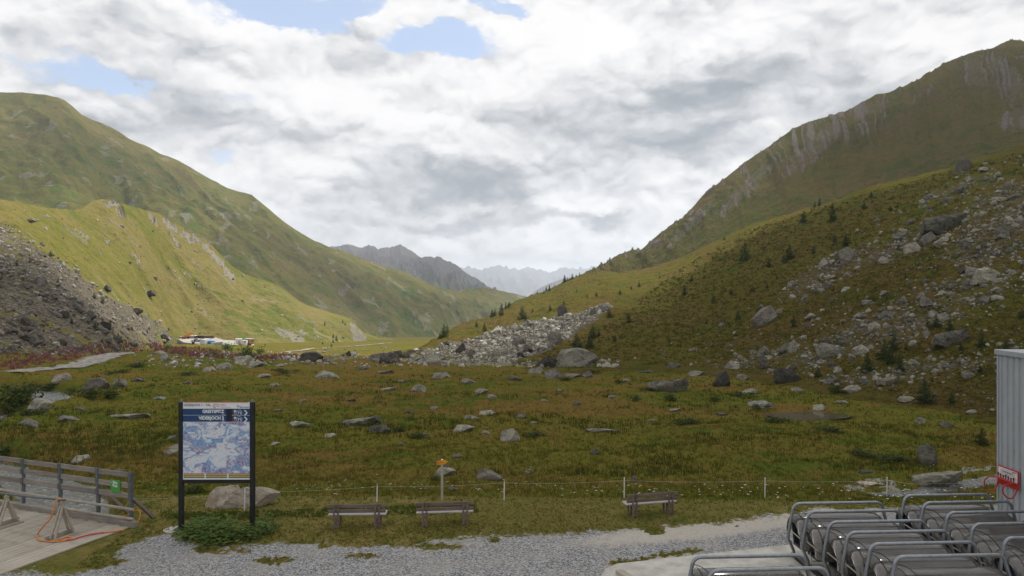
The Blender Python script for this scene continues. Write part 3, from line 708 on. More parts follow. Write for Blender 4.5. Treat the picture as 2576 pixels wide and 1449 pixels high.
def rock_arrays(seed, sub, planes=11, rough=.05, lo=.50, hi=.86):
    rg = random.Random(seed); bm = bmesh.new(); bmesh.ops.create_icosphere(bm, subdivisions=sub, radius=1.0)
    V = np.array([v.co[:] for v in bm.verts]); bm.verts.index_update(); F = np.array([[v.index for v in f.verts] for f in bm.faces]); bm.free()
    for _ in range(planes):
        nrm = np.array([rg.gauss(0, 1), rg.gauss(0, 1), rg.gauss(0, .8)]); nrm /= np.linalg.norm(nrm); dd = rg.uniform(lo, hi)
        ov = V @ nrm-dd; V = V-np.outer(np.clip(ov, 0, None), nrm)
    V[:, 2] = np.maximum(V[:, 2], -.30); o1, o2 = rg.uniform(0, 50), rg.uniform(0, 50)
    nz = (fbm(V[:, 0]*2.2+V[:, 2]*1.7+o1, V[:, 1]*2.2-V[:, 2]*1.3+o2, 4, seed, .62)-.5)+.5*(ridged(V[:, 0]*1.6+V[:, 2]*2.1+o2, V[:, 1]*1.8+V[:, 2]*.9+o1, 3, seed+4)-.6)
    V = V*(1+rough*3*nz)[:, None]
    mn, mxx = V.min(0), V.max(0); V = (V-mn)/(mxx-mn); V[:, :2] -= .5
    return V, F
PROTO = []
for k in range(9):
    V, F = rock_arrays(200+k, 4, 13+k % 4, .085, .42, .80); me = mesh_np('boulder', V, F, None, True); me.set_sharp_from_angle(angle=R(18)); PROTO.append(me)
PROTO_D = []; PROTO_W = []
def variant(lst, k, m):
    me = PROTO[k % 9].copy(); me.materials.clear(); me.materials.append(m); lst.append(me)
for k in range(9): variant(PROTO_D, k, M_rockd); variant(PROTO_W, k, M_rockw); PROTO[k].materials.append(M_rock)
def boulder(x, y, w, h, label, group=None, style='g', k=None, depth=.85, rz=None, sink=.30, tilt=0.0):
    """a boulder standing on the ground seen at survey point (x, y), w by h survey units in size"""
    hh = hit(x, y)
    if hh is None: return None
    loc = hh[0]; d = loc.y; W = w*d/FT; H = h*d/FT
    k = random.randrange(9) if k is None else k
    me = {'g': PROTO, 'd': PROTO_D, 'w': PROTO_W}[style][k % 9]
    o = bpy.data.objects.new('boulder', me); COL.objects.link(o)
    dy = min(W*depth, H*3.2)
    o.scale = (W*1.04, dy, H*1.18); o.location = (loc.x, loc.y+dy*.36, loc.z-H*sink)
    z2 = ground_z(loc.x, loc.y+dy*.36)
    o.location.z = min(o.location.z, z2-H*.10) if z2 < loc.z else o.location.z+min(.5*(z2-loc.z), .3*H)
    o.rotation_euler = (0, R(tilt), R(random.uniform(-14, 14) if rz is None else rz))
    tag(o, label, 'boulder', group); return o
NB = 0
for a in [
    (1448, 922, 118, 50, 'largest boulder of the meadow edge, domed and grey with a dark hollow', None, 'g', 0, .7),
    (1378, 923, 62, 30, 'dark rounded boulder leaning against the largest domed boulder', None, 'd', 3, .8),
    (1393, 952, 44, 25, 'dark pointed boulder in the grass below the domed boulder', None, 'd', 4, .8),
    (1478, 949, 36, 18, 'square dark block of rock right of the pointed boulder', None, 'd', 5, .8),
    (1350, 940, 46, 17, 'pale slanted boulder left of the dark pointed boulder', None, 'g', 6, .8),
    (1440, 950, 44, 10, 'low flat stone left of the square dark block', None, 'g', 7, .8),
    (1295, 957, 40, 13, 'flat pale stone alone in the far meadow under the talus', None, 'g', 8, .8),
    (825, 951, 66, 19, 'wide domed boulder in brown grass beyond the map board', None, 'g', 1, .8),
    (1050, 986, 42, 23, 'rounded grey boulder standing alone in the mid meadow', None, 'g', 3, .9),
    (1107, 953, 50, 19, 'low pyramid boulder in the brown far meadow', None, 'g', 6, .8),
    (1180, 966, 44, 15, 'flat grey boulder beside the low pyramid boulder', None, 'g', 8, .8),
    (1685, 985, 100, 36, 'long sloping slab boulder left of the tree-stump-shaped rock', None, 'g', 2, .6),
    (1283, 1111, 48, 33, 'tall pale rugged boulder in the middle of the meadow', None, 'g', 4, .8),
    (1235, 1208, 76, 28, 'broad mossy mound-shaped boulder behind the fence line', None, 'g', 1, .8),
    (1118, 1198, 52, 20, 'grey boulder with a dark slab behind the yellow waymark', None, 'g', 7, .8),
    (1497, 1143, 27, 15, 'single small pointed rock in the right of the meadow', None, 'g', 5, .8),
    (1515, 1087, 88, 9, 'very flat outcrop of rock flush with the meadow', None, 'g', 8, .6),
    (900, 1070, 82, 20, 'long low outcrop right of the map board', None, 'g', 2, .7),
    (948, 1089, 60, 20, 'grey boulder at the front of the low outcrop', None, 'g', 6, .8),
    (940, 1062, 36, 18, 'grey boulder on top of the low outcrop', None, 'g', 3, .8),
    (750, 1074, 54, 14, 'grey flat stone just right of the map board', None, 'g', 8, .8),
    (560, 1279, 105, 56, 'pale ochre boulder behind the map board, its pointed left half', None, 'w', 4, .6),
    (632, 1276, 118, 50, 'pale ochre boulder behind the map board, its broad right half', None, 'w', 7, .5),
    (432, 1144, 50, 29, 'pale boulder half hidden behind the left post of the map board', None, 'g', 5, .8),
    (163, 1061, 58, 16, 'flat pale stone right of the leftmost meadow stone', None, 'g', 8, .8),
    (66, 1072, 56, 19, 'leftmost dark stone in the meadow above the railing', None, 'g', 1, .8),
    (320, 1053, 98, 13, 'long low row of rock in the left meadow', None, 'g', 2, .5),
    (293, 972, 40, 24, 'rounded boulder in the far left meadow beside the stream', None, 'g', 3, .8),
    (237, 977, 62, 28, 'dark overgrown boulder on the bank of the stream', None, 'd', 0, .8),
    (148, 963, 46, 22, 'pale pointed boulder left of the stream below the track', None, 'w', 4, .8),
    (88, 1036, 54, 36, 'boulder under the dark bush at the left edge', None, 'g', 7, .8),
    (778, 909, 62, 26, 'dark humped boulder on the rocky lip behind the map board', None, 'd', 0, .8),
    (1820, 972, 46, 44, 'squat upright rock shaped like a tree stump', None, 'd', 5, 1.0),
    (1920, 1029, 62, 19, 'pale pointed boulder left of the small pond', None, 'g', 4, .8),
    (2066, 1033, 36, 17, 'pale rock at the right end of the small pond', None, 'g', 6, .8),
    (1992, 960, 76, 37, 'broad dark boulder at the foot of the right slope', None, 'd', 1, .8),
    (2345, 1172, 50, 58, 'curved upright pale rock above the wet patch', None, 'g', 4, .9),
    (2372, 1232, 124, 42, 'wide flat pale boulder in front of the metal wall', None, 'g', 2, .7),
    (2195, 1222, 70, 10, 'flat rock slab in the wet patch behind the fence', None, 'w', 8, .7),
    (1930, 812, 68, 50, 'big dark block standing on the right slope', None, 'd', 5, .9),
    (2388, 575, 112, 46, 'huge grey slab lying high on the right slope', None, 'g', 2, .6),
    (2340, 610, 42, 32, 'dark block just below the huge grey slab on the right slope', None, 'd', 5, .8),
    (2302, 634, 42, 30, 'pale tilted block below the huge slab', None, 'g', 6, .8),
    (2140, 654, 46, 38, 'tall dark rock on the mid right slope', None, 'd', 4, .8),
    (2490, 707, 68, 38, 'overhanging pale boulder near the right edge of the slope', None, 'g', 0, .8),
    (2536, 597, 36, 36, 'pale leaning boulder high at the right edge', None, 'g', 4, .8),
    (2100, 897, 78, 36, 'large pale rounded boulder low on the right slope', None, 'g', 1, .8),
    (1990, 882, 50, 27, 'pale boulder left of the large rounded one on the right slope', None, 'g', 3, .8),
    (2400, 864, 92, 42, 'long pale tilted slab above the metal wall', None, 'g', 2, .5),
    (1306, 872, 36, 28, 'dark pyramid block in the sunlit talus', None, 'd', 4, .8),
    (1398, 866, 38, 33, 'tall dark pyramid block at the right of the sunlit talus', None, 'd', 4, .8),
    (1318, 886, 50, 20, 'dark tilted slab below the dark pyramid block', None, 'd', 6, .8),
    (1160, 886, 28, 26, 'dark block at the left of the sunlit talus', None, 'd', 5, .8),
    (1416, 794, 26, 30, 'tall dark crag above the sunlit talus', None, 'd', 4, .8),
    (1493, 791, 20, 20, 'small pale crag right of the tall dark crag', None, 'g', 5, .8),
    (1519, 781, 34, 19, 'long pale crag highest in the sunlit talus', None, 'g', 6, .8),
    (990, 901, 42, 22, 'dark long block at the left end of the rocky lip', None, 'd', 2, .8),
    (1026, 899, 34, 20, 'dark block beside the long block on the rocky lip', None, 'd', 5, .8),
    (950, 909, 58, 22, 'dark sloping boulder left of the long block', None, 'd', 6, .8),
    (1096, 908, 58, 23, 'pale square boulder at the front of the talus', None, 'g', 5, .8),
    (1095, 916, 70, 18, 'grey boulder at the foot of the talus by red plants', None, 'g', 1, .8),
    (875, 895, 16, 15, 'small dark block standing on the green terrace', None, 'd', 5, .8),
    (70, 556, 26, 9, 'dark slab high on the left moraine ridge', None, 'd', 6, .7),
    (372, 742, 26, 14, 'dark slab in the middle of the sunlit moraine', None, 'd', 6, .7),
    (265, 730, 22, 16, 'dark boulder at the upper edge of the left talus', None, 'd', 3, .8),
    (338, 784, 34, 14, 'dark overhanging rock at the lower edge of the left talus', None, 'd', 0, .8),
    (177, 772, 26, 22, 'large grey block in the dark left talus', None, 'd', 5, .8),
    (2432, 428, 50, 34, 'dark crag on the shoulder at the top right', None, 'd', 0, .8),
]:
    if boulder(*a): NB += 1
o_ = boulder(1122, 1180, 26, 13, 'black slab lying on the boulder behind the yellow waymark', None, 'd', 8, .8)
# smaller single stones in the meadow
gs = 'small stones in the meadow'; ls = 'small grey stone lying in the meadow grass'
for (x, y, w, h) in [(200, 1031, 26, 8), (198, 1164, 46, 15), (1210, 990, 36, 12), (1225, 1044, 46, 11), (1150, 1151, 30, 10), (1165, 1086, 52, 15), (1225, 1093, 27, 11), (1450, 1019, 24, 13), (975, 984, 36, 10), (686, 972, 26, 10), (660, 950, 36, 9),
                     (640, 924, 40, 16), (560, 930, 40, 18), (520, 935, 34, 14), (610, 915, 46, 22), (700, 922, 30, 8), (905, 930, 36, 9), (968, 940, 40, 9), (1010, 962, 24, 7), (1030, 1040, 30, 9), (880, 1010, 26, 7), (1180, 1054, 30, 9), (1195, 1056, 22, 10), (1310, 1051, 34, 10),
                     (1345, 1066, 22, 6), (1330, 1190, 26, 9), (1140, 1235, 30, 10), (1595, 1212, 18, 18), (1755, 945, 40, 12), (1695, 925, 36, 14), (1625, 938, 40, 8), (1580, 960, 26, 7), (1870, 955, 36, 14), (2240, 968, 50, 22), (2150, 985, 50, 18), (1240, 1002, 30, 10),
                     (1090, 1030, 26, 8), (830, 1100, 30, 8), (1068, 1095, 24, 8), (1010, 1120, 26, 7), (690, 1120, 22, 7), (430, 1105, 26, 9), (300, 1190, 40, 9), (130, 1240, 30, 10), (1700, 1035, 30, 8), (1640, 1060, 22, 6), (1820, 1045, 30, 8), (1410, 985, 22, 8), (1370, 1010, 18, 6), (1545, 1000, 30, 8),
                     (760, 1010, 22, 6), (700, 1035, 20, 6), (395, 1005, 34, 9), (345, 960, 30, 12), (470, 965, 24, 8), (1890, 990, 40, 14), (2010, 985, 34, 10), (2120, 1015, 34, 9), (2290, 1010, 40, 12), (2320, 1065, 30, 14), (2390, 1075, 36, 12), (2180, 1190, 40, 8), (2450, 1040, 30, 10)]:
    if boulder(x, y, w, h, ls, gs, 'g'): NB += 1

# scattered talus: the largest become boulders of their own, the rest is one body of loose rock per slope
SMALL = [rock_arrays(400+k, 1, 5, .04, .45, .80) for k in range(14)]
def scatter(poly, n, accept, smin, smax, power=2.2, only=None, seed=1):
    rg = np.random.default_rng(seed); p = np.array(poly); lo, hi = p.min(0), p.max(0); out = []
    f = 5 if accept is not None else 3; X = rg.uniform(lo[0], hi[0], n*f); Y = rg.uniform(lo[1], hi[1], n*f)
    ok = pip(poly, X, Y); X, Y = X[ok], Y[ok]
    S = smin*(1-rg.random(len(X))*(1-(smin/smax)**power))**(-1/power)
    for x, y, s in zip(X, Y, S):
        if len(out) >= n and accept is None: break
        h = hit(x, y, only)
        if h is None: continue
        out.append((h[0], s*h[0].y/FT, s, x, y))
    if accept is not None and out:
        A = np.array([(o[0].x, o[0].y, o[3], o[4]) for o in out]); pr = accept(talus_right(A[:, 0], A[:, 1], A[:, 2], A[:, 3])); kp = rg.random(len(out)) < pr
        out = [o for o, k in zip(out, kp) if k][:n]
    return [o[:3] for o in out]
byname = {o.name: o for o in TERRAIN}
bs, mo, me_ = byname['boulder_slope'], byname['moraine_ridge'], byname['meadow']
SLOPE = [(1560, 900), (1700, 860), (1850, 800), (1980, 700), (2080, 620), (2250, 520), (2400, 440), (2560, 380), (2800, 330), (2800, 1050), (2560, 1060), (2300, 1000), (2100, 970), (1900, 935), (1700, 915)]
sets = [
    ('slope', scatter(SLOPE, 3300, lambda c: .08+c**1.15, 4.2, 40, 1.85, [bs], 1), M_tals, 'loose grey talus rock spread in bands over the right slope', 'grey talus boulder on the shaded right slope', 'talus boulders on the right slope'),
    ('centre', scatter(CT, 2300, None, 3.2, 24, 2.0, [bs, me_], 2), M_tal, 'loose pale talus rock in the sunlit fan at the valley mouth', 'pale talus boulder in the sunlit rock fan', 'talus boulders in the sunlit fan'),
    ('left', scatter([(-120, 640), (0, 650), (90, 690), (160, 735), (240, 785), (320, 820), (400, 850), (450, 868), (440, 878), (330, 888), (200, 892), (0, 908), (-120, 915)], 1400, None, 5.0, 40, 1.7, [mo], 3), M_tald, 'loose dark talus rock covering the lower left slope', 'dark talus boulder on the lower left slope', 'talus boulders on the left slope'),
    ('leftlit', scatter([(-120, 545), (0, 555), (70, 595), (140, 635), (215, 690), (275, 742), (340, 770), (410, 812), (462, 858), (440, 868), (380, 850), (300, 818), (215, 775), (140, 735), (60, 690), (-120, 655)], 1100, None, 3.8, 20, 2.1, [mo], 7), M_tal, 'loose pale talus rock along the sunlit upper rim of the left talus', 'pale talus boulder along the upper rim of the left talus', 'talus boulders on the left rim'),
    ('lip', scatter([(330, 892), (700, 884), (1000, 898), (1350, 905), (1560, 905), (1560, 925), (1300, 925), (1000, 925), (640, 920), (420, 925), (330, 920)], 560, None, 5, 30, 2.0, [me_, bs], 4), M_tal, 'loose grey rock along the far lip of the meadow', 'grey boulder on the rocky far lip of the meadow', 'boulders along the lip of the meadow'),
    ('moraine', scatter([(0, 520), (280, 520), (500, 620), (760, 770), (900, 830), (1000, 862), (900, 880), (660, 855), (470, 840), (260, 720), (60, 600)], 800, None, 1.8, 11, 2.2, [mo], 5), M_tal, 'scattered pale stones on the sunlit moraine', 'pale stone on the sunlit grassy moraine', 'stones on the moraine'),
    ('terrace', scatter([(540, 885), (900, 870), (1060, 880), (1060, 900), (800, 900), (540, 900)], 160, None, 3, 14, 2.0, None, 6), M_tal, 'loose stones on the terrace beyond the meadow', 'pale stone on the terrace beyond the meadow lip', 'stones on the terrace'),
]
allr = sorted([(r[2], si, i) for si, s in enumerate(sets) for i, r in enumerate(s[1])], reverse=True)
chosen = set((si, i) for _, si, i in allr[:max(0, 292-NB)])
for si, (key, pts, mat, slabel, blabel, grp) in enumerate(sets):
    Vs = []; Fs = []; Rn = []; base = 0
    for i, (loc, m, s) in enumerate(pts):
        rg = random.Random(si*100000+i)
        ax, ay, az = m*rg.uniform(.8, 1.25), m*rg.uniform(.6, 1.1), m*rg.uniform(.40, .85)
        if (si, i) in chosen:
            big_dark = (si == 2) or rg.random() < .15  # left talus boulders take the darker rock, partly standing for shade
            o = bpy.data.objects.new('boulder', (PROTO_D if big_dark else PROTO)[rg.randrange(9)]); COL.objects.link(o)
            o.scale = (ax, ay, az*1.15); o.location = (loc.x, loc.y, loc.z-az*.28); o.rotation_euler = (R(rg.uniform(-14, 14)), R(rg.uniform(-14, 14)), rg.uniform(0, 6.28))
            tag(o, blabel, 'boulder', grp); continue
        V, F = SMALL[rg.randrange(14)]
        E = np.array(Matrix.Rotation(rg.uniform(0, 6.28), 3, 'Z') @ Matrix.Rotation(R(rg.uniform(-22, 22)), 3, 'X') @ Matrix.Rotation(R(rg.uniform(-22, 22)), 3, 'Y'))
        W = ((V-np.array([0, 0, .3]))*np.array([ax, ay, az*1.1])) @ E.T+np.array(loc)
        Vs.append(W); Fs.append(F+base); base += len(V); Rn.append(np.full(len(V), rg.random()))
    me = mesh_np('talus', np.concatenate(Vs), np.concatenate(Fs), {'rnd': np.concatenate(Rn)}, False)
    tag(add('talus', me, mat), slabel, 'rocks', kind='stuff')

# ------------------------------------------------------------------ conifers and shrubs
def leaf_material(name, a, b, trans=.25):
    n = NT(name); r = n.attr('rnd'); oi = n.N('ShaderNodeObjectInfo').outputs['Random']
    c = n.mix(r, a, b); c = n.mix(n.math('MULTIPLY', oi, .35), c, tuple(x*.6 for x in a))
    d = n.bsdf(c, .75, 0, None, .15); t = n.N('ShaderNodeBsdfTranslucent'); n.L(c, t.inputs[0])
    m = n.N('ShaderNodeMixShader'); m.inputs[0].default_value = trans; n.L(d.outputs[0], m.inputs[1]); n.L(t.outputs[0], m.inputs[2])
    MAT[name] = n.done(m); return MAT[name]
M_con = leaf_material('conifer_needles', (.022, .040, .014), (.060, .085, .028))
M_lar = leaf_material('larch_needles', (.040, .062, .018), (.095, .120, .035))
M_bush = leaf_material('bush_leaves', (.030, .048, .012), (.075, .100, .025))
M_leaf = leaf_material('broad_leaves', (.070, .115, .022), (.150, .210, .055))
M_bark = plain('bark', (.09, .07, .055), .9)
def tri_mesh(name, T3, rnd, mat):
    """T3 (n,3,3) triangles"""
    n = len(T3); me = mesh_np(name, T3.reshape(-1, 3), np.arange(n*3).reshape(n, 3), {'rnd': np.repeat(rnd, 3)}, False); me.materials.append(mat); return me
def spray(rg, centers, size, up=0.0):
    n = len(centers); A = rg.normal(size=(n, 3)); A[:, 2] = A[:, 2]*.6+up; A /= np.linalg.norm(A, axis=1, keepdims=True)
    B = np.cross(A, rg.normal(size=(n, 3))); B /= np.linalg.norm(B, axis=1, keepdims=True)
    s = size if np.ndim(size) else np.full(n, size)
    return np.stack([centers-B*s[:, None]*.35, centers+B*s[:, None]*.35, centers+A*s[:, None]*1.3], 1)
def conifer_proto(seed, mat, width):
    rg = np.random.default_rng(seed); C = []; S = []
    for z in np.linspace(.06, .97, 17):
        rad = width*(1-z)**.75*rg.uniform(.75, 1.15)+.012
        nb = int(5+9*(1-z))
        for q in rg.uniform(0, 6.283, nb):
            L = rad*rg.uniform(.55, 1.1); nn = 4+int(9*L/width)
            t = np.sqrt(rg.random(nn)); off = rg.normal(size=(nn, 3))*.020
            C.append(np.stack([np.cos(q)*L*t, np.sin(q)*L*t, z-.10*L*t/width*(1-z)+.03*t*t], 1)+off); S.append(np.full(nn, .034+.02*(1-z)))
    C = np.concatenate(C); S = np.concatenate(S)
    cr = tri_mesh('crown', spray(rg, C, S, .25), rg.random(len(C)), mat)
    tr = MB().tube([(0, 0, -.05), (0, 0, .5), (0, 0, .96)], .022, 6, True, .004).mesh('trunk', True); tr.materials.append(M_bark)
    return tr, cr
CON = [conifer_proto(1, M_con, .36), conifer_proto(2, M_con, .42), conifer_proto(3, M_lar, .36), conifer_proto(4, M_con, .31)]
TREES = [
    ('small conifer beside the sunlit fan at the valley mouth', 'conifers by the sunlit fan', 2, [(1117, 848, 27), (1125, 840, 22), (1106, 852, 14), (1199, 822, 13), (1219, 835, 22), (1314, 802, 29), (1322, 806, 16), (1292, 838, 10), (1238, 797, 19), (1245, 795, 17), (1264, 792, 15), (1258, 793, 13)]),
    ('tiny conifer along the skyline of the lower right slope', 'conifers on the skyline', 0, [(1262, 780, 16), (1272, 777, 16), (1279, 773, 12), (1420, 710, 17), (1428, 707, 10), (1440, 703, 14), (1434, 705, 8), (1382, 727, 15), (1374, 731, 9), (1368, 733, 8), (1458, 694, 9), (1352, 739, 7), (1520, 668, 7), (1396, 722, 7), (1283, 768, 9)]),
    ('small conifer on the sunlit strip of the right slope', 'conifers on the sunlit strip', 2, [(1418, 768, 13), (1384, 780, 13), (1533, 798, 21), (1500, 745, 12), (1588, 728, 9), (1478, 750, 8), (1608, 722, 13), (1560, 740, 11), (1660, 700, 8), (1450, 735, 8), (1822, 604, 9), (1340, 785, 9)]),
    ('dark conifer on the slope foot behind the domed boulder', 'dark conifers behind the domed boulder', 1, [(1450, 874, 29), (1484, 874, 31), (1491, 852, 28), (1507, 845, 15), (1582, 812, 25), (1547, 858, 16)]),
    ('dark conifer high on the shaded right slope', 'dark conifers high on the right slope', 0, [(2022, 560, 29), (2094, 557, 42), (2174, 525, 16), (2062, 517, 20), (2050, 520, 12), (2192, 497, 14), (2240, 530, 12)]),
    ('dark conifer in the middle of the shaded right slope', 'dark conifers on the mid right slope', 1, [(1874, 658, 46), (1987, 652, 35), (1973, 662, 20), (1934, 672, 22), (2100, 610, 17), (2129, 618, 28), (2047, 638, 21), (1955, 702, 12), (1795, 763, 24), (1840, 742, 14), (1857, 805, 24), (1997, 822, 28), (1740, 708, 16), (1722, 742, 23), (1778, 815, 11), (1894, 733, 11), (1930, 725, 12), (2260, 630, 14), (2278, 700, 14), (1852, 846, 14)]),
    ('dark conifer low on the right slope above the pond', 'dark conifers low on the right slope', 1, [(2247, 883, 52), (2224, 902, 42), (2264, 932, 40), (2182, 935, 48), (2240, 915, 34), (2355, 822, 30), (2334, 826, 20), (2390, 838, 34), (2469, 873, 40), (2418, 882, 22), (2057, 948, 28), (2530, 880, 22), (2570, 800, 20), (2280, 880, 14)]),
    ('small dark conifer at the right edge of the meadow', 'small conifers at the right meadow edge', 0, [(2327, 1014, 58), (2394, 1014, 26), (2470, 1120, 40), (2345, 960, 12), (2466, 935, 16)]),
    ('young bushy conifer on the dark left talus', 'young conifers on the left talus', 2, [(127, 645, 13), (42, 668, 14), (75, 662, 10), (145, 718, 16), (237, 752, 15), (258, 763, 17), (240, 830, 22), (225, 828, 15), (297, 850, 14), (303, 865, 16), (332, 832, 12), (180, 815, 14), (370, 838, 10), (257, 862, 12), (110, 835, 9)]),
    ('small conifer on the sunlit knoll above the far track', 'small conifers on the knoll', 0, [(838, 862, 9), (846, 858, 14), (838, 850, 10), (817, 818, 9), (868, 818, 7), (812, 866, 6), (862, 812, 8), (892, 895, 16), (834, 872, 7)]),
]
for label, grp, kind, pts in TREES:
    for i, (x, y, h) in enumerate(pts):
        hh = hit(x, y) or hit(x, y+5)
        if hh is None: continue
        loc, H = hh[0], h*hh[0].y/FT
        e = empty('conifer', (loc.x, loc.y, loc.z-.02*H), random.uniform(0, 6.28)); s = H*random.uniform(1.02, 1.2); wdt = random.uniform(.85, 1.3)
        e.scale = (s*wdt, s*wdt, s); tag(e, label, 'tree', grp)
        tr, cr = CON[(kind+(i % 2)*3) % 4 if kind != 2 else 2]
        add('trunk', tr, None, e); add('crown', cr, None, e)
def bush_proto(seed, mat, n=420, flat=.6, leaf=.10):
    rg = np.random.default_rng(seed); K = rg.normal(size=(9, 3))*np.array([.24, .24, .10])+np.array([0, 0, .30])
    C = K[rg.integers(0, 9, n)]+rg.normal(size=(n, 3))*np.array([.15, .15, .13]); C[:, 2] = np.abs(C[:, 2])
    fo = tri_mesh('foliage', spray(rg, C, rg.uniform(.6, 1.3, n)*leaf, .5), rg.random(n), mat)
    st = MB()
    for k in K: st.tube([(0, 0, -.05), (k[0]*.5, k[1]*.5, k[2]*.5), tuple(k)], .012, 5, True, .005)
    sm = st.mesh('stem', True); sm.materials.append(M_bark); return sm, fo
BSH = [bush_proto(11, M_bush), bush_proto(12, M_bush), bush_proto(13, M_leaf, 420), bush_proto(14, M_bush, 500)]
BUSHES = [
    ('low dark green shrub patch in the meadow grass', 'low shrubs in the meadow', 0, [(295, 940, 60, 10), (465, 945, 50, 10), (715, 940, 40, 9), (330, 925, 60, 12), (610, 1062, 30, 10), (700, 935, 30, 8), (1045, 1105, 40, 12), (1345, 1100, 50, 12), (1640, 985, 40, 10), (1740, 1070, 60, 14), (1600, 1010, 24, 14), (1910, 1030, 40, 12), (1100, 1210, 30, 14), (1690, 1010, 34, 18), (1490, 940, 30, 9), (1560, 965, 24, 12), (1960, 1065, 60, 14), (2100, 1090, 60, 16), (1420, 958, 36, 9), (1535, 1000, 20, 12), (1005, 1088, 26, 14), (475, 1245, 60, 22), (270, 1005, 44, 26), (60, 1045, 50, 16), (2180, 1150, 60, 18), (2260, 1165, 70, 18), (1865, 1000, 40, 14), (2110, 990, 30, 22), (1800, 1010, 30, 12)]),
    ('green willow bush below the work yard', 'willow bushes by the yard', 2, [(625, 905, 44, 34), (573, 882, 30, 20), (540, 893, 18, 12), (415, 880, 20, 14), (650, 890, 20, 12)]),
]
for label, grp, kind, pts in BUSHES:
    for i, (x, y, w, h) in enumerate(pts):
        hh = hit(x, y)
        if hh is None: continue
        loc = hh[0]; d = loc.y; W, H = w*d/FT, h*d/FT
        e = empty('shrub', (loc.x, loc.y+.3*W, ground_z(loc.x, loc.y+.3*W)-.02), random.uniform(0, 6.28)); e.scale = (W, min(W, 4*H), H*1.45); tag(e, label, 'shrub', grp)
        st, fo = BSH[kind if kind == 2 else (0, 1, 3)[i % 3]]; add('stem', st, None, e); add('foliage', fo, None, e)
for (x, y, w, h, lab) in [(30, 1040, 95, 70, 'large dark willow bush at the left edge by the stream'), (62, 1000, 60, 36, 'dark willow bush behind the large one by the stream'), (120, 985, 50, 24, 'low dark bush on the near bank of the stream'), (225, 1000, 60, 26, 'dark bush on the far bank of the stream bend'), (10, 1145, 60, 26, 'dark grassy bush where the stream leaves the left edge')]:
    hh = hit(x, y)
    if hh:
        loc = hh[0]; d = loc.y; W, H = w*d/FT, h*d/FT
        e = empty('shrub', (loc.x, loc.y, loc.z-.05)); e.scale = (W*1.1, W, H*1.45); tag(e, lab, 'shrub')
        st, fo = BSH[3]; add('stem', st, None, e); add('foliage', fo, None, e)

# ------------------------------------------------------------------ grass, heath and flowers (nobody could count them)
def grass_material(name, pal):
    n = NT(name); r = n.attr('rnd'); g = n.attr('tone')
    c = n.mix(g, n.mix(r, pal[0], pal[1]), n.mix(r, pal[2], pal[3]))
    d = n.bsdf(c, 1.0, 0, None, 0.0); t = n.N('ShaderNodeBsdfTranslucent'); n.L(c, t.inputs[0])
    m = n.N('ShaderNodeMixShader'); m.inputs[0].default_value = .3; n.L(d.outputs[0], m.inputs[1]); n.L(t.outputs[0], m.inputs[2])
    MAT[name] = n.done(m); return MAT[name]
def tufts(name, X, Y, Z, H, Wd, blades, tone, mat, label, lean=.45, rad=.5, seed=3, cat='grass'):
    rg = np.random.default_rng(seed); n = len(X); k = blades
    x = np.repeat(X, k); y = np.repeat(Y, k); z = np.repeat(Z, k); h = np.repeat(H, k)*rg.uniform(.55, 1.2, n*k); w = np.repeat(Wd, k)
    q = rg.uniform(0, 6.283, n*k); r = np.repeat(H, k)*rad*np.sqrt(rg.random(n*k))
    bx, by = x+np.cos(q)*r, y+np.sin(q)*r; lq = rg.uniform(0, 6.283, n*k); le = h*lean*rg.random(n*k)
    # blades stand broadside to a random direction
    a = rg.uniform(0, 6.283, n*k); cx, cy_ = np.cos(a)*w*.5, np.sin(a)*w*.5
    T3 = np.stack([np.stack([bx-cx, by-cy_, z-.03], 1), np.stack([bx+cx, by+cy_, z-.03], 1), np.stack([bx+np.cos(lq)*le, by+np.sin(lq)*le, z+h], 1)], 1)
    me = mesh_np(name, T3.reshape(-1, 3), np.arange(n*k*3).reshape(-1, 3), {'rnd': np.repeat(rg.random(n*k), 3), 'tone': np.repeat(np.clip(np.repeat(tone, k)+rg.normal(size=n*k)*.12, 0, 1), 3)}, False)
    return tag(add(name, me, mat), label, cat, kind='stuff')
M_gr = grass_material('meadow_blades', [(.070, .080, .012), (.112, .116, .018), (.122, .086, .020), (.190, .140, .042)])
rg = np.random.default_rng(8); n = 60000
sx = rg.uniform(-60, 2640, n); sy = 892+(1440-892)*rg.random(n)**.85
Y = (9.6-1.5*sstep(sy, 1180, 1330))*FT/(sy-724.5); X = (sx-1288)/FT*Y; Z = zf(X, Y); gx, gy = toscreen(np.stack([X, Y, Z], -1))
ok = (segdist(STREAM, X, Y) > 1.7) & (np.hypot((X-POND[0])/3, (Y-POND[1])/2.2) > 1.05) & (segdist(TRACK, X, Y) > 2.2) & (gravel_amount(X, Y, gx, gy) < .4) & (Y > 20.0) & (Y < 110) & ~((X > 16) & (Y < 24)) & (segdist([(-12.8, 23.5), (-19, 25.8)], X, Y) > .5) & ~((X < -12.6) & (Y < 25))
X, Y, Z = X[ok], Y[ok], Z[ok]
near = 1-sstep(Y, 26.2, 28.5)
clump = fbm(X*.8, Y*.8, 3, 151)
H = (.055*near+(1-near)*(.08+.16*clump**1.5))*(1+.15*rg.normal(size=len(X)))
dryt = sstep(fbm(X*.06, Y*.16, 4, 141), .40, .60)*.8+.1-.55*sstep(fbm(X*.10, Y*.22, 4, 142), .50, .64)+.3*(fbm(X*.7, Y*.7, 2, 152)-.5)-.45*(1-sstep(Y, 29, 38))
tufts('meadow_grass', X, Y, Z, np.clip(H, .04, .5), .014+Y*.00042, 5, dryt, M_gr, 'rough green and brown grass of the meadow', .5, .7)
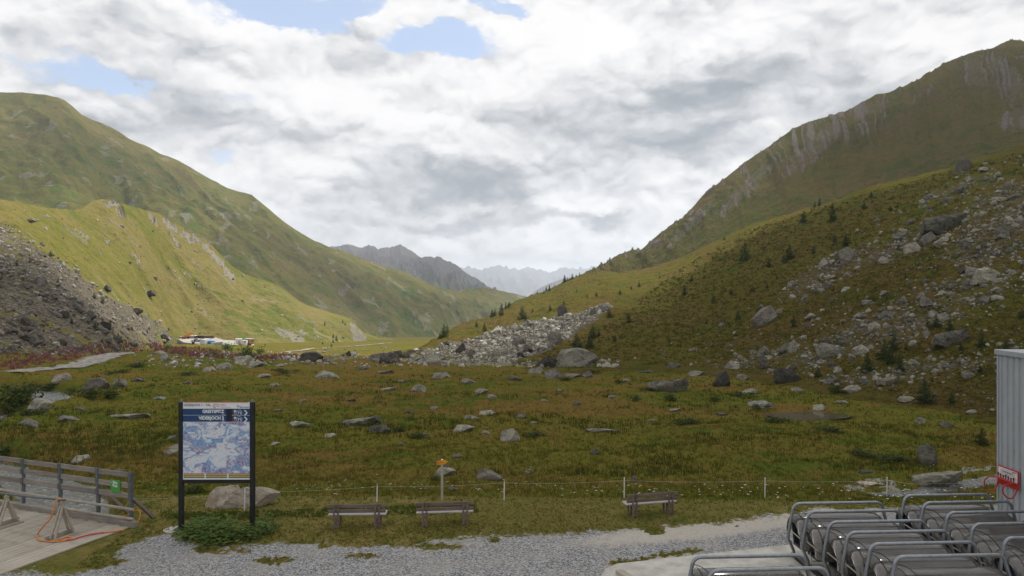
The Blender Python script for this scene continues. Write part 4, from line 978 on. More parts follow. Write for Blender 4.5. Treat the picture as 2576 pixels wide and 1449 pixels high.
# taller dark sedge clumps in the wet parts of the meadow
q = rg.uniform(0, 1, (9000, 2)); ty = 905+(1235-905)*q[:, 1]; TY = 9.7*FT/(ty-724.5); TX = (rg.uniform(-60, 2640, 9000)-1288)/FT*TY
ok = (rg.random(9000) < .9*sstep(fbm(TX*.16, TY*.30, 4, 171), .52, .66)) & (segdist(STREAM, TX, TY) > 1.8) & (np.hypot((TX-POND[0])/3, (TY-POND[1])/2.2) > 1.0)
TX, TY = TX[ok], TY[ok]
M_sg = grass_material('sedge_blades', [(.034, .050, .010), (.075, .092, .018), (.060, .062, .016), (.125, .112, .034)])
tufts('sedge', TX, TY, zf(TX, TY), .16+.20*rg.random(len(TX)), .02+TY*.0006, 9, .5*rg.random(len(TX)), M_sg, 'taller dark sedge growing in patches over the meadow', .6, 1.1, 5, 'grass')
# heath on the right slope
SL2 = [(1330, 905), (1560, 800), (1700, 680), (1880, 580), (2040, 530), (2200, 480), (2576, 380), (2640, 380), (2640, 1080), (2300, 1010), (1900, 940), (1560, 910)]
pts = scatter(SL2, 13000, lambda c: .9-.75*np.minimum(1, 1.4*c), 4.0, 14, 1.8, [bs], 12)
P = np.array([tuple(p[0]) for p in pts]); S = np.array([p[1] for p in pts])
M_he = grass_material('heath_tufts', [(.048, .058, .014), (.120, .118, .028), (.076, .056, .022), (.155, .118, .046)])
tufts('heath', P[:, 0], P[:, 1], P[:, 2], np.clip(S*.42, .1, 1.4), np.clip(S*.45, .1, 1.2), 6, np.clip(1.5*(fbm(P[:, 0]*.06, P[:, 1]*.06, 3, 161)-.25), 0, 1), M_he, 'low brownish heath and grass hummocks on the right slope', .7, 1.2, 4, 'heath')
# fireweed below the left talus
M_fw = grass_material('fireweed', [(.20, .055, .085), (.33, .10, .16), (.17, .07, .05), (.09, .10, .025)])
fp = scatter([(-60, 880), (90, 890), (200, 872), (330, 862), (420, 868), (420, 885), (300, 885), (180, 905), (60, 925), (-60, 940)], 420, None, 6, 12, 2, None, 21)+scatter([(420, 872), (520, 878), (620, 892), (760, 893), (770, 905), (600, 905), (500, 898), (420, 890)], 330, None, 5, 11, 2, None, 22)
P = np.array([tuple(p[0]) for p in fp]); S = np.array([p[1] for p in fp])
tufts('fireweed', P[:, 0], P[:, 1], P[:, 2], S*.8, S*.35, 7, np.clip(rg.random(len(P))*1.1-.2, 0, 1), M_fw, 'pink and red fireweed below the left talus', .4, .9, 6, 'flowers')
# small white flowers near the fence
fx = rg.uniform(-20, 22, 260); fy = 27+rg.gamma(1.6, 1.2, 260); fz = zf(fx, fy)+rg.uniform(.12, .38, 260); fs = rg.uniform(.018, .045, 260)
c4 = np.array([(-1, -1, 0), (1, -1, .3), (1, 1, 0), (-1, 1, -.3)])
FV = (np.stack([fx, fy, fz], 1)[:, None]+c4[None]*fs[:, None, None]).reshape(-1, 3)
tag(add('meadow_flowers', mesh_np('meadow_flowers', FV, np.arange(260*4).reshape(-1, 4), None, False), plain('white_petals', (.72, .72, .66), .7, 0, .05)), 'small white flowers dotted along the fence', 'flowers', kind='stuff')
# ------------------------------------------------------------------ water and tracks
def water_material():
    n = NT('stream_water'); v = n.coord()
    f = n.noise(n.scale(v, (1, 1, 1)), 2.6, 7, .7, 1.2)
    c = n.mix(n.ramp(f, .50, .72), (.085, .09, .085), (.46, .48, .47))
    return n.done(n.bsdf(c, .22, 0, n.bump(f, .6, .12), .5))
MAT['water'] = water_material()
def strip(name, pts, half, zfun, mat, label=None, n=60, jag=0.0):
    P = resample([(x, y) for x, y in pts], n); t = np.gradient(P, axis=0); t /= np.linalg.norm(t, axis=1, keepdims=True); nn = np.stack([-t[:, 1], t[:, 0]], 1)
    V = []; F = []; K = 5
    for i in range(n):
        for k in range(K):
            s = -1+2*k/(K-1); h = half*(1+jag*(random.random()-.5)) if abs(s) == 1 else half
            q = P[i]+nn[i]*s*h; V.append((q[0], q[1], zfun(q[0], q[1], P[i])))
    for i in range(n-1):
        for k in range(K-1): F.append((i*K+k, i*K+k+1, (i+1)*K+k+1, (i+1)*K+k))
    me = bpy.data.meshes.new(name); me.from_pydata(V, [], F); me.polygons.foreach_set('use_smooth', [True]*len(F)); me.update()
    at = me.attributes.new('edge', 'FLOAT', 'POINT'); at.data.foreach_set('value', [1-abs(-1+2*(i % K)/(K-1)) for i in range(len(V))])
    return tag(add(name, me, mat), kind='structure')
strip('stream', [(-15.0, 23.0), (-16.4, 25.8)]+STREAM[3:], 1.45, lambda x, y, p: min(float(zf(p[0], p[1]))+.30, -.72), MAT['water'], n=90, jag=.3)
strip('brook', BROOK, .62, lambda x, y, p: float(zf(p[0], p[1]))+.16, MAT['water'], n=40, jag=.5)
pw = NT('pond_water'); pv_ = pw.coord()
MAT['pond'] = pw.done(pw.bsdf((.055, .045, .032), .08, 0, pw.bump(pw.noise(pv_, 5, 3), .08, .02), .5))
mb = MB(); ring = [(POND[0]+3.1*math.cos(q)*(1+.16*math.sin(3*q+1)), POND[1]+1.9*math.sin(q)*(1+.2*math.sin(2*q)), -1.72) for q in [2*math.pi*k/40 for k in range(40)]]
mb.raw(ring, [tuple(range(40))]); tag(mb.build('pond', MAT['pond']), kind='structure')
tm = NT('track_gravel'); tv = tm.coord(); tf = tm.noise(tv, 1.4, 7, .7)
tb_ = tm.bsdf(tm.mix(tm.ramp(tf, .3, .7), (.15, .14, .12), (.34, .32, .285)), 1.0, 0, tm.bump(tf, .6, .1), 0.0); tt_ = tm.N('ShaderNodeBsdfTransparent'); tx_ = tm.N('ShaderNodeMixShader')
tm.L(tm.ramp(tm.math('ADD', tm.attr('edge'), tm.math('MULTIPLY', tm.math('SUBTRACT', tm.noise(tv, .9, 6, .7), .5), 1.3)), .12, .40), tx_.inputs[0]); tm.L(tt_.outputs[0], tx_.inputs[1]); tm.L(tb_.outputs[0], tx_.inputs[2])
MAT['track'] = tm.done(tx_)
strip('dirt_track', TRACK, 2.7, lambda x, y, p: max(float(zf(x, y)), float(zf(p[0], p[1])))+.06, MAT['track'], n=60, jag=.3)
ft = [hit(*q) for q in [(712, 887), (760, 882), (810, 877), (860, 874), (905, 870), (950, 866), (985, 862)]]
ft = [(h[0].x, h[0].y) for h in ft if h]
strip('far_track', ft, 1.7, lambda x, y, p: ground_z(x, y)+.22, MAT['track'], n=40, jag=.2)

# ------------------------------------------------------------------ common materials
M_woodg = wood('weathered_grey_wood', (.135, .115, .098), (.28, .25, .22))
M_woodd = wood('deck_wood', (.22, .19, .15), (.42, .375, .31))
M_woodb = wood('brown_bench_wood', (.085, .060, .050), (.20, .155, .135))
M_woods = wood('skylit_seat_wood', (.26, .235, .22), (.48, .45, .43))  # sky light on the seat tops, put into a paler wood colour
M_steel = plain('galvanised_steel', (.27, .29, .31), .42, .75, .12, 9)
M_steeld = plain('grey_steel_post', (.115, .128, .138), .55, .4, .12, 7)
M_blk = plain('black_steel', (.018, .019, .020), .45, .2, .2)
M_conc = plain('concrete', (.46, .44, .39), .92, 0, .16, 2.2)
M_white = plain('white_print', (.70, .71, .71), .5, 0, .03)
M_navy = plain('navy_print', (.014, .052, .150), .45, 0, .04)
M_ink = plain('dark_ink', (.03, .035, .045), .5, 0, .05)
M_red = plain('red_paint', (.42, .022, .018), .4, 0, .10)
M_orange = plain('orange_hose_rubber', (.62, .20, .03), .5, 0, .10)
M_green = plain('green_sign_paint', (.055, .27, .045), .45, 0, .04)
M_yellow = plain('waymark_yellow', (.62, .27, .012), .5, 0, .05)
M_rubber = plain('black_rubber', (.012, .012, .013), .6, 0, .1)

def text_mesh(txt, size, mat, width=None, bold=0.0, align='LEFT'):
    c = bpy.data.curves.new('lettering', 'FONT'); c.body = txt; c.size = size; c.align_x = align; c.extrude = .0015; c.offset = bold; c.resolution_u = 3
    o = bpy.data.objects.new('lettering', c); COL.objects.link(o); bpy.context.view_layer.update()
    me = bpy.data.meshes.new_from_object(o.evaluated_get(bpy.context.evaluated_depsgraph_get())); bpy.data.objects.remove(o); bpy.data.curves.remove(c)
    V = np.array([v.co[:] for v in me.vertices])
    if width:
        x0, x1 = V[:, 0].min(), V[:, 0].max(); s = width/(x1-x0)
        for v in me.vertices: v.co.x *= s
    me.materials.clear(); me.materials.append(mat); me.name = 'lettering'; return me
def lettering(txt, size, mat, loc, parent, rot=(R(90), 0, 0), width=None, bold=0.0, align='LEFT'):
    o = add('lettering', text_mesh(txt, size, mat, width, bold, align), None, parent); o.location = loc; o.rotation_euler = rot; return o

# ------------------------------------------------------------------ map board
SGX, SGY = -9.78, 23.42
board = empty('map_board', (SGX, SGY, 0)); tag(board, 'tall black-framed ski map board on two posts beside the gravel', 'sign')
W2 = 1.18
for s in (-1, 1):
    p = MB().box((s*W2, 0, 2.12), (.145, .145, 4.22), None, .012).build('post', M_blk, board)
    MB().box((s*W2, 0, .035), (.36, .34, .03)).build('base_plate', M_blk, p)
    MB().tube([(s*W2, 0, 4.22), (s*W2, 0, 4.30)], .03, 8).build('lifting_eye', M_steel, p)
    mb = MB(); n_ = 26; prof = [(.0, .07), (.42, .06), (.50, .02), (.52, -.2)]
    V = []; F = []
    for (r_, z_) in prof[1:]:
        for k in range(n_): q = 2*math.pi*k/n_; V.append((s*W2+r_*math.cos(q)*1.05+.12*s, r_*.8*math.sin(q), z_-.045))
    V.append((s*W2+.12*s, 0, .025)); F += [(k, (k+1) % n_, len(V)-1) for k in range(n_)]
    for j in range(2): F += [(j*n_+k, (j+1)*n_+k, (j+1)*n_+(k+1) % n_, j*n_+(k+1) % n_) for k in range(n_)]
    mb.raw(V, F).build('footing', M_conc, board)
MB().box((0, 0, 1.60), (2*W2-.15, .10, .12), None, .01).build('bottom_rail', M_blk, board)
PW, PZ0, PZ1 = 2*W2-.152, 1.665, 4.215; PH = PZ1-PZ0
panel = MB().box((0, -.02, (PZ0+PZ1)/2), (PW, .06, PH)).build('panel', M_white, board)
FY = -.052
def PX(fx): return -PW/2+PW*(fx-97)/723.0
def PZ(fy): return PZ1-PH*(fy-70)/815.0
def rect(name, x0, y0, x1, y1, mat, th=.004, par=panel):
    return MB().box(((PX(x0)+PX(x1))/2, FY-th/2, (PZ(y0)+PZ(y1))/2), (PX(x1)-PX(x0), th, PZ(y0)-PZ(y1))).build(name, mat, par)
M_pink = plain('pink_edge_print', (.60, .20, .20), .5, 0, .05)
rect('edge_strip', 110, 66, 806, 73, M_pink, .006)
rect('blue_strip', 97, 136, 820, 203, M_navy); rect('blue_strip', 97, 207, 820, 274, M_navy)
rect('black_field', 568, 137, 627, 273, plain('matt_black_print', (.010, .011, .013), .6), .007)
def map_material():
    n = NT('printed_piste_map'); v = n.coord('Generated'); v = n.scale(v, (1.0, 1.0, 1.1))
    a = n.noise(v, 4.2, 6, .62, 1.2); b = n.noise(n.scale(v, (1.6, 1, 1)), 11, 7, .7, 2.0); c = n.noise(v, 34, 4, .6, .5)
    blue = n.mix(n.ramp(b, .35, .62), (.10, .21, .42), (.30, .43, .62))
    purp = n.mix(n.ramp(b, .4, .6), (.17, .16, .30), (.42, .42, .55))
    col = n.mix(n.ramp(a, .46, .56), (.62, .65, .70), blue)
    col = n.mix(n.ramp(n.noise(v, 5.1, 6, .65, 1.0), .53, .58), col, purp)
    col = n.mix(n.ramp(b, .58, .66), col, (.70, .72, .75))
    dots = n.ramp(n.vor(v, 26), .16, .11)
    sel = n.ramp(n.noise(v, 6.0, 2), .50, .56)
    col = n.mix(n.math('MULTIPLY', dots, sel), col, (.09, .08, .09))
    ln = n.ramp(n.math('ABSOLUTE', n.math('SUBTRACT', n.noise(v, 5.5, 3, .6, .8), .5)), .010, .003)
    col = n.mix(n.math('MULTIPLY', ln, .25), col, (.50, .20, .18))
    ln2 = n.ramp(n.math('ABSOLUTE', n.math('SUBTRACT', n.noise(v, 8.5, 3, .6, .8), .47)), .012, .004)
    col = n.mix(n.math('MULTIPLY', ln2, .5), col, (.12, .14, .22))
    return n.done(n.bsdf(col, .5, 0, None, .3))
rect('map_print', 99, 278, 820, 818, map_material(), .004)
M_stripe = plain('stripe_yellow', (.60, .50, .03), .5, 0, .04); M_sred = plain('stripe_red', (.45, .04, .05), .5, 0, .04)
for x0, x1 in ((104, 330), (347, 575), (592, 820)):
    rect('notice', x0, 821, x1, 830, M_sred, .005)
    for j, m_ in enumerate((M_stripe, M_navy, M_stripe, M_navy)): rect('notice', x0, 832+j*9, x1, 840.5+j*9, m_, .005)
LY = FY-.006
def put(txt, capz, x0, ybase, mat, x1=None, right=False, bold=0.0):
    h = PH*capz/815.0/.70
    w = (PX(x1)-PX(x0)) if x1 else None
    return lettering(txt, h, mat, (PX(x0), LY, PZ(ybase)), panel, width=w, bold=bold)
put('VIDERJOCH 1 - TAL', 24, 104, 109, M_ink, 400)
put('GREITSPITZ', 33, 308, 180, M_white, 545, bold=.006); put('01', 13, 522, 201, M_white, 545)
put('VIDERJOCH 2', 33, 270, 250, M_white, 545, bold=.006); put('04', 13, 519, 271, M_white, 545)
put('SOS POINT', 8, 426, 96, M_sred, 490); put('+105', 13, 452, 116, M_sred, 490)
put('NOTRUF /', 7, 505, 96, M_sred, 560); put('SOS CALL', 7, 505, 110, M_sred, 563); put('+41 81 861 86 21', 7, 505, 127, M_sred, 614)
put('Samnaun', 18, 710, 126, M_ink, 813)
put('Samnaun', 9, 175, 397, M_ink, 222)
for y0 in (178, 248):
    mb = MB(); cx, cz = PX(708), PZ(y0); r0 = PH*30/815
    for k in range(28):
        q0, q1 = 2*math.pi*k/28, 2*math.pi*(k+1)/28
        mb.raw([(cx+r*math.cos(q), LY-.001, cz+r*math.sin(q)) for r, q in ((r0, q0), (r0, q1), (r0*.91, q1), (r0*.91, q0))], [(0, 1, 2, 3)])
    mb.build('ring', M_white, panel)
    put('71', 24, 690, y0+13, M_white, 727, bold=.003)
    a0, b0, c0 = (PX(764), PZ(y0-26)), (PX(793), PZ(y0+1)), (PX(764), PZ(y0+28))
    mb = MB(); mb.bar((a0[0], LY, a0[1]), (b0[0], LY, b0[1]), .004, .035, (0, 0, 1)); mb.bar((b0[0], LY-.0011, b0[1]), (c0[0], LY-.0011, c0[1]), .004, .035, (0, 0, 1)); mb.build('chevron', M_white, panel)
    MB().disc((PX(662), LY+.004, PZ(y0-15)), PH*13/815, 20).build('pictogram', M_white, panel)
    MB().disc((PX(662), LY+.002, PZ(y0-15)), PH*5/815, 14).build('pictogram', M_ink, panel)
    MB().disc((PX(662), LY+.004, PZ(y0+14)), PH*13/815, 20).build('pictogram', plain('brown_dot', (.30, .18, .05), .5) if y0 == 178 else plain('rust_dot', (.42, .09, .03), .5), panel)
rect('map_label', 152, 383, 228, 402, M_white, .0055)
mb = MB(); cx, cz = PX(265), PZ(607); r0 = PH*16/815
for k in range(24):
    q0, q1 = 2*math.pi*k/24, 2*math.pi*(k+1)/24
    mb.raw([(cx+r*math.cos(q), LY-.001, cz+r*math.sin(q)) for r, q in ((r0, q0), (r0, q1), (r0*.72, q1), (r0*.72, q0))], [(0, 1, 2, 3)])
mb.build('marker', M_sred, panel)
mb = MB()   # telephone handset and the small emblem in the header
mb.tube([(PX(430), LY, PZ(100)), (PX(432), LY, PZ(114)), (PX(440), LY, PZ(123)), (PX(452), LY, PZ(127))], .012, 6); mb.build('pictogram', M_sred, panel, True)
mb = MB(); mb.tube([(PX(683), LY, PZ(96)), (PX(690), LY, PZ(110)), (PX(697), LY, PZ(104))], .006, 6); mb.tube([(PX(704), LY, PZ(100)), (PX(696), LY, PZ(116)), (PX(688), LY, PZ(126))], .007, 6); mb.build('emblem', M_ink, panel, True)

# ------------------------------------------------------------------ benches (seen from behind, facing the meadow)
def bench_meshes():
    parts = []
    def part(name, mb, mat): me = mb.mesh(name); me.materials.append(mat); parts.append((name, me))
    for z in (.745, .565): part('backrest_slat', MB().box((0, -.05+(.745-z)*.12, z), (1.92, .035, .115), None, .006), M_woodb)
    for k in range(4): part('seat_slat', MB().box((0, .06+k*.115, .425), (1.92, .10, .04), None, .006), M_woods)
    for sx in (-.68, .68):
        for dx in (-.065, .065): part('leg', MB().box((sx+dx, -.085, .40), (.06, .05, .84), None, .005), M_woodb)
        for dx in (-.065, .065): part('leg', MB().box((sx+dx, .38, .19), (.06, .06, .44), None, .005), M_woodb)
        part('crossbar', MB().box((sx, .16, .365), (.065, .58, .075)), M_woodb)
        part('spacer', MB().box((sx, -.085, .10), (.068, .045, .07)), M_woodb)
    return parts
BP = bench_meshes()
for (x, y, rz, lab) in [(897, 1329, 2.0, 'weathered wooden bench nearest the map board'), (1119, 1323, 5.5, 'weathered wooden bench in front of the yellow waymark'), (1641, 1298, 13, 'dark wooden bench farthest from the map board, turned slightly')]:
    h = hit(x, y)[0]; e = empty('bench', (h.x, h.y+.05, float(zf(h.x, h.y))+.0), R(rz)); tag(e, lab, 'bench', 'benches along the gravel')
    for nm, me in BP: add(nm, me, None, e)

# ------------------------------------------------------------------ yellow waymark, fence
h = hit(1112, 1259)[0]
wm = empty('waymark', (h.x, h.y, h.z)); tag(wm, 'yellow hiking arrow on a wooden post behind the second bench', 'signpost')
MB().box((0, 0, .72), (.085, .085, 1.56), None, .006).build('post', M_woodd, wm)
ar = MB(); ap = [(-.20, 1.35), (.13, 1.39), (.235, 1.475), (.13, 1.545), (-.20, 1.515)]
V = [(x, -.055, z) for x, z in ap]+[(x, -.047, z) for x, z in ap]
ar.raw(V, [(0, 1, 2, 3, 4), (9, 8, 7, 6, 5)]+[(k, (k+1) % 5, 5+(k+1) % 5, 5+k) for k in range(5)]); arr = ar.build('arrow_board', M_yellow, wm)
mb = MB(); mb.bar((-.165, -.058, 1.39), (-.15, -.058, 1.47), .002, .016); mb.bar((-.13, -.0582, 1.39), (-.148, -.0582, 1.47), .002, .016); mb.disc((-.15, -.0565, 1.485), .014, 10, 'y', .002); mb.build('hiker_pictogram', M_sred, arr)
MB().box((-.035, -.0575, 1.452), (.13, .003, .018)).build('inscription', M_sred, arr)
MB().box((0, 0, 1.52), (.075, .075, .08), None, .005).build('cap', M_white, wm)
FP = [(615, 1284, 55, 'white fence post behind the map board'), (948, 1263, 46, 'white fence post behind the first bench'), (1268, 1259, 52, 'white fence post right of the yellow waymark'), (1570, 1253, 52, 'white fence post behind the third bench'), (1924, 1253, 51, 'white fence post left of the lift chairs'), (2231, 1251, 51, 'white fence post nearest the metal wall')]
tops = []
for (x, y, hh, lab) in FP:
    h = hit(x, y)[0]; H = hh*h.y/FT
    e = empty('fence_post', (h.x, h.y, h.z)); tag(e, lab, 'fence post', 'white fence posts')
    MB().tube([(0, 0, -.15), (.01, 0, H*.9)], .019, 8).build('shaft', M_white, e, True)
    MB().tube([(.01, 0, H*.9), (.012, 0, H)], .021, 8).build('cap', plain('fence_cap', (.55, .30, .22), .5) if x in (948, 1268) else M_white, e, True)
    tops.append(Vector((h.x+.01, h.y-.02, h.z+H*.86)))
pl = [Vector((-13.3, 25.3, .45))]+tops+[Vector((16.3, 27.6, .35)), Vector((22, 28.6, .3))]
mb = MB()
for a, b in zip(pl[:-1], pl[1:]):
    mb.tube([a.lerp(b, t)+Vector((0, 0, -.06*4*t*(1-t))) for t in [k/8 for k in range(9)]], .0045, 5)
tag(mb.build('fence_wire', plain('pale_fence_cord', (.42, .42, .34), .6)), 'thin pale cord strung between the white fence posts', 'fence wire')

# ------------------------------------------------------------------ leafy plants under the board
st, fo = bush_proto(31, M_leaf, 1500, .5, .075)
for (x, y, w, h_, lab) in [(560, 1362, 180, 44, 'leafy green plant patch under the map board'), (500, 1345, 100, 26, 'smaller leafy patch beside the left footing of the board'), (655, 1345, 80, 26, 'low weeds around the right footing of the board')]:
    hp_ = hit(x, y)[0]; d = hp_.y; e = empty('leafy_plant', (hp_.x, hp_.y+.25, -.02)); e.scale = (w*d/FT*1.05, 1.7, h_*d/FT*1.2); tag(e, lab, 'plant'); add('stem', st, None, e); add('foliage', fo, None, e)
lw = scatter([(420, 1290), (700, 1285), (1190, 1268), (1200, 1290), (800, 1300), (560, 1310), (420, 1310)], 700, None, 3, 9, 2, None, 41)
P = np.array([tuple(p[0]) for p in lw]); S = np.array([p[1] for p in lw])
M_weed = grass_material('weed_leaves', [(.050, .085, .016), (.115, .160, .035), (.06, .09, .018), (.13, .15, .04)])
tufts('weeds', P[:, 0], P[:, 1], P[:, 2], S*1.3, S*.7, 9, rg.random(len(P)), M_weed, 'low leafy weeds along the fence line', .9, 1.3, 9, 'weeds')

# ------------------------------------------------------------------ bike wash deck
DZ = .06
deck = empty('wooden_deck', (-12.75, 23.45, 0), math.atan2(.355, -.935)); tag(deck, 'weathered plank deck of the bike wash by the stream', 'deck')
pk = []
for k in range(3):
    me = MB().box((0, 0, 0), (.198, 6.2, .05), None, .006).mesh('plank')
    for v in me.vertices: v.co = Vector((v.co.y, v.co.x, v.co.z))
    me.flip_normals(); me.materials.append(M_woodd); pk.append(me)
for k in range(40):
    o = add('plank', pk[k % 3], None, deck); o.location = (.11+k*.206, 3.05+.05*math.sin(k*2.3), DZ-.025+.004*math.sin(k*5.1)); o.rotation_euler = (0, 0, R(90)+R(.12*math.sin(k*3.7)))
for b_ in (.4, 2.6, 4.8): MB().box((4.2, b_, DZ-.14), (8.4, .16, .17)).build('joist', M_woodg, deck)
rail = empty('railing', (-12.75, 23.45, 0), math.atan2(.355, -.935)); tag(rail, 'grey plank railing with steel posts along the bike wash deck', 'railing')
bx_ = MB(); bx_.box((3.9, -.16, DZ+.05), (8.1, .2, .22), None, .015).build('kerb_beam', M_woodg, rail)
post_a = [.10, 1.62, 3.45, 5.35, 7.3]
for i, a in enumerate(post_a):
    mb = MB(); mb.box((a, -.20, .88), (.10, .012, 1.86)); mb.box((a-.046, -.235, .88), (.009, .062, 1.86)); mb.box((a+.046, -.235, .88), (.009, .062, 1.86)); mb.build('steel_post', M_steeld, rail)
    MB().box((a+.17, -.33, .80), (.08, .08, 1.75), None, .006).build('wooden_post', M_woodg, rail)
    for z0 in (1.74, 1.38, 1.03): MB().box((a, -.165, z0), (.13, .05, .21)).build('bracket', M_steeld, rail)
for i in range(len(post_a)-1):
    a0, a1 = post_a[i], post_a[i+1]
    for z0, hh in ((1.74, .165), (1.38, .175), (1.03, .185)): MB().box(((a0+a1)/2, -.185-.004*i, z0+.012*math.sin(i*3+z0*7)), (a1-a0+.02, .04, hh), None, .005).build('rail_board', M_woodg, rail)
for z0, aa in ((.63, 7.8), (.31, 3.3)): MB().tube([(-.12, -.10, z0), (aa/2, -.10, z0-.012), (aa, -.10, z0+.01)], .048, 10).build('round_rail', M_woodd, rail, True)
for (a, w_) in ((.02, 0), (1.15, 0)):
    M_i = Matrix.Rotation(-math.atan2(.355, -.935), 3, 'Z')
    p0 = Vector((-12.75-.935*a+.05, 23.45+.355*a+.25, .95)); p1 = Vector((-12.75-.935*a+.35, 23.45+.355*a+2.0, -.75)); o3 = Vector((-12.75, 23.45, 0))
    MB().bar(M_i @ (p0-o3), M_i @ (p1-o3), .10, .10).build('brace', M_woodg, rail)
MB().box((3.0, -.02, DZ+.22), (.14, .10, .12), None, .01).build('clamp', M_steeld, rail)
bw = empty('bike_wash_sign', (-12.75, 23.45, 0), math.atan2(.355, -.935)); tag(bw, 'green bike wash sign hung on the plank railing', 'sign')
gb = MB().box((.72, -.13, 1.32), (.42, .012, .42), None, .004).build('sign_board', M_green, bw)
for txt, z0, a0, w_ in (('Bike', 1.40, .83, .20), ('Wash', 1.29, .85, .24)):
    o = lettering(txt, .135, M_white, (a0, -.120, z0), gb, (R(90), 0, R(180)), w_, .002)
mb = MB(); mb.disc((.89, -.121, 1.43), .014, 10, 'y', -.003); mb.build('emblem', M_white, gb)
def trestle(a, b, H, lab):
    e = empty('trestle', (-12.75-.935*a-.355*b, 23.45+.355*a-.935*b, DZ), math.atan2(.355, -.935)); tag(e, lab, 'trestle', 'trestles on the deck')
    for s, off in ((1, .045), (-1, -.045)): MB().bar((off, s*.36, .03), (off, -s*.05, H), .07, .055).build('leg', M_woodd, e)
    for s, off in ((1, -.14), (-1, .14)): MB().bar((off, s*.34, .03), (off*.25, -s*.03, H-.04), .06, .05).build('leg', M_woodd, e)
    MB().box((.10, 0, .07), (.045, .95, .12)).build('foot_board', M_woodd, e); MB().box((-.19, 0, .03), (.04, .85, .05)).build('foot_board', M_woodd, e)
trestle(1.18, 1.42, 1.14, 'wooden A-frame trestle with the orange hose over it'); trestle(3.95, 1.30, 1.02, 'wooden A-frame trestle near the left edge of the deck')
def dk_(a, b, z): return (-12.75-.935*a-.355*b, 23.45+.355*a-.935*b, z)
hb = MB().tube([dk_(1.05, 1.42, 1.19+DZ), dk_(2.5, 1.36, 1.17), dk_(4.1, 1.29, 1.10), dk_(8.0, 1.1, 1.06)], .035, 10).build('hanging_pole', M_steeld, None, True); tag(hb, 'grey pole lying across the two trestles', 'pole')
def spline(pts, n=10):
    out = []; P = [Vector(p) for p in pts]; P = [P[0]]+P+[P[-1]]
    for i in range(1, len(P)-2):
        for k in range(n):
            t = k/n; a, b, c, d = P[i-1], P[i], P[i+1], P[i+2]
            out.append(.5*((2*b)+(c-a)*t+(2*a-5*b+4*c-d)*t*t+(3*b-a-3*c+d)*t*t*t))
    out.append(P[-2]); return out
def onplane(x, y, z=DZ+.03): d = (CAMZ-z)*FT/(y-724.5); return tuple(T(x, y, d))
hose = empty('hose', dk_(1.18, 1.42, DZ)); tag(hose, 'orange hose hanging from a trestle and coiled on the deck', 'hose')
def rel(pts): o3 = hose.location; return [Vector(p)-o3 for p in pts]
MB().tube(rel(spline([tuple(T(157, 1262, 22.55)), tuple(T(149, 1255, 22.5)), tuple(T(138, 1264, 22.4)), tuple(T(129, 1300, 22.3)), tuple(T(108, 1325, 22.4)), onplane(94, 1346), onplane(99, 1358), onplane(130, 1362.5), onplane(158, 1361), onplane(176, 1353), onplane(172, 1350.5), onplane(155, 1352), onplane(150, 1356.5), onplane(160, 1359)])), .022, 8).build('orange_section', M_orange, hose, True)
MB().tube(rel(spline([onplane(160, 1359), onplane(180, 1357.5), onplane(205, 1350), onplane(235, 1343), onplane(262, 1339.5)])), .022, 8).build('red_section', plain('red_hose_rubber', (.55, .05, .035), .5), hose, True)
MB().tube(rel(spline([onplane(262, 1339.5), onplane(290, 1336), onplane(312, 1333)])), .022, 8).build('orange_section', M_orange, hose, True)
h2 = MB().tube(spline([tuple(T(272, 1312, 24.2)), tuple(T(280, 1306, 24.3)), tuple(T(316, 1297, 24.4)), tuple(T(340, 1286, 24.4)), tuple(T(350, 1285, 24.3)), tuple(T(352, 1298, 24.1)), tuple(T(344, 1318, 23.9)), tuple(T(333, 1328, 23.7))]), .022, 8).build('hose', M_orange, None, True); tag(h2, 'orange hose looped over the timber brace beside the deck', 'hose')

# ------------------------------------------------------------------ concrete pad, timber
pad = MB(); pp = [(1.4, 17.0), (2.65, 19.9), (3.0, 20.25), (8.4, 21.72), (11.8, 22.4), (16.1, 22.9), (16.1, 9.0), (1.4, 9.0)]
pad.raw([(x, y, .10) for x, y in pp]+[(x, y, -.15) for x, y in pp], [tuple(range(8)), tuple(range(8, 16))[::-1]]+[(k, 8+k, 8+(k+1) % 8, (k+1) % 8) for k in range(8)])
tag(pad.build('concrete_pad', M_conc), kind='structure')
tb = MB().bar((2.95, 19.55, .16), (3.9, 17.6, .16), .22, .12, (0, 0, 1), .01).build('timber_beam', M_woodd); tag(tb, 'weathered timber beam at the corner of the concrete pad', 'beam')

# ------------------------------------------------------------------ metal building and tool board
BX, BY = 16.18, 23.5
bld = empty('metal_building', (BX, BY, 0)); tag(bld, 'grey corrugated metal building at the right edge', 'building')
prof = []; pitch = .27; y = 0.0; L_ = 16.0
while y < L_:
    for f, dpt in ((0, 0), (.42, 0), (.5, .045), (.80, .045), (.90, 0)): prof.append((-(y+f*pitch), dpt))
    y += pitch
Vw = []; Fw = []
for (yy, dpt) in prof: Vw += [(-dpt*0+dpt, yy, .32), (dpt, yy, 5.80)]
for k in range(len(prof)-1): Fw.append((2*k, 2*k+1, 2*k+3, 2*k+2))
M_clad = plain('grey_cladding', (.36, .38, .40), .5, .1, .06, 1.5)
MB().raw(Vw, Fw).build('cladding', M_clad, bld)
Vb = []; Fb = []; prx = [(-py, 0, d) for py, d in prof if py > -9]
for (xx, _, dpt) in prx: Vb += [(xx, -dpt, .32), (xx, -dpt, 5.80)]
for k in range(len(prx)-1): Fb.append((2*k, 2*k+2, 2*k+3, 2*k+1))
MB().raw(Vb, Fb).build('cladding', M_clad, bld)
MB().box((-.005, .005, 3.06), (.06, .06, 5.5)).build('corner_trim', M_clad, bld)
MB().box((4.5, -8.0, 5.87), (9.16, 16.2, .17), None, .01).build('roof_edge', plain('pale_trim', (.34, .36, .39), .45, .2, .05), bld)
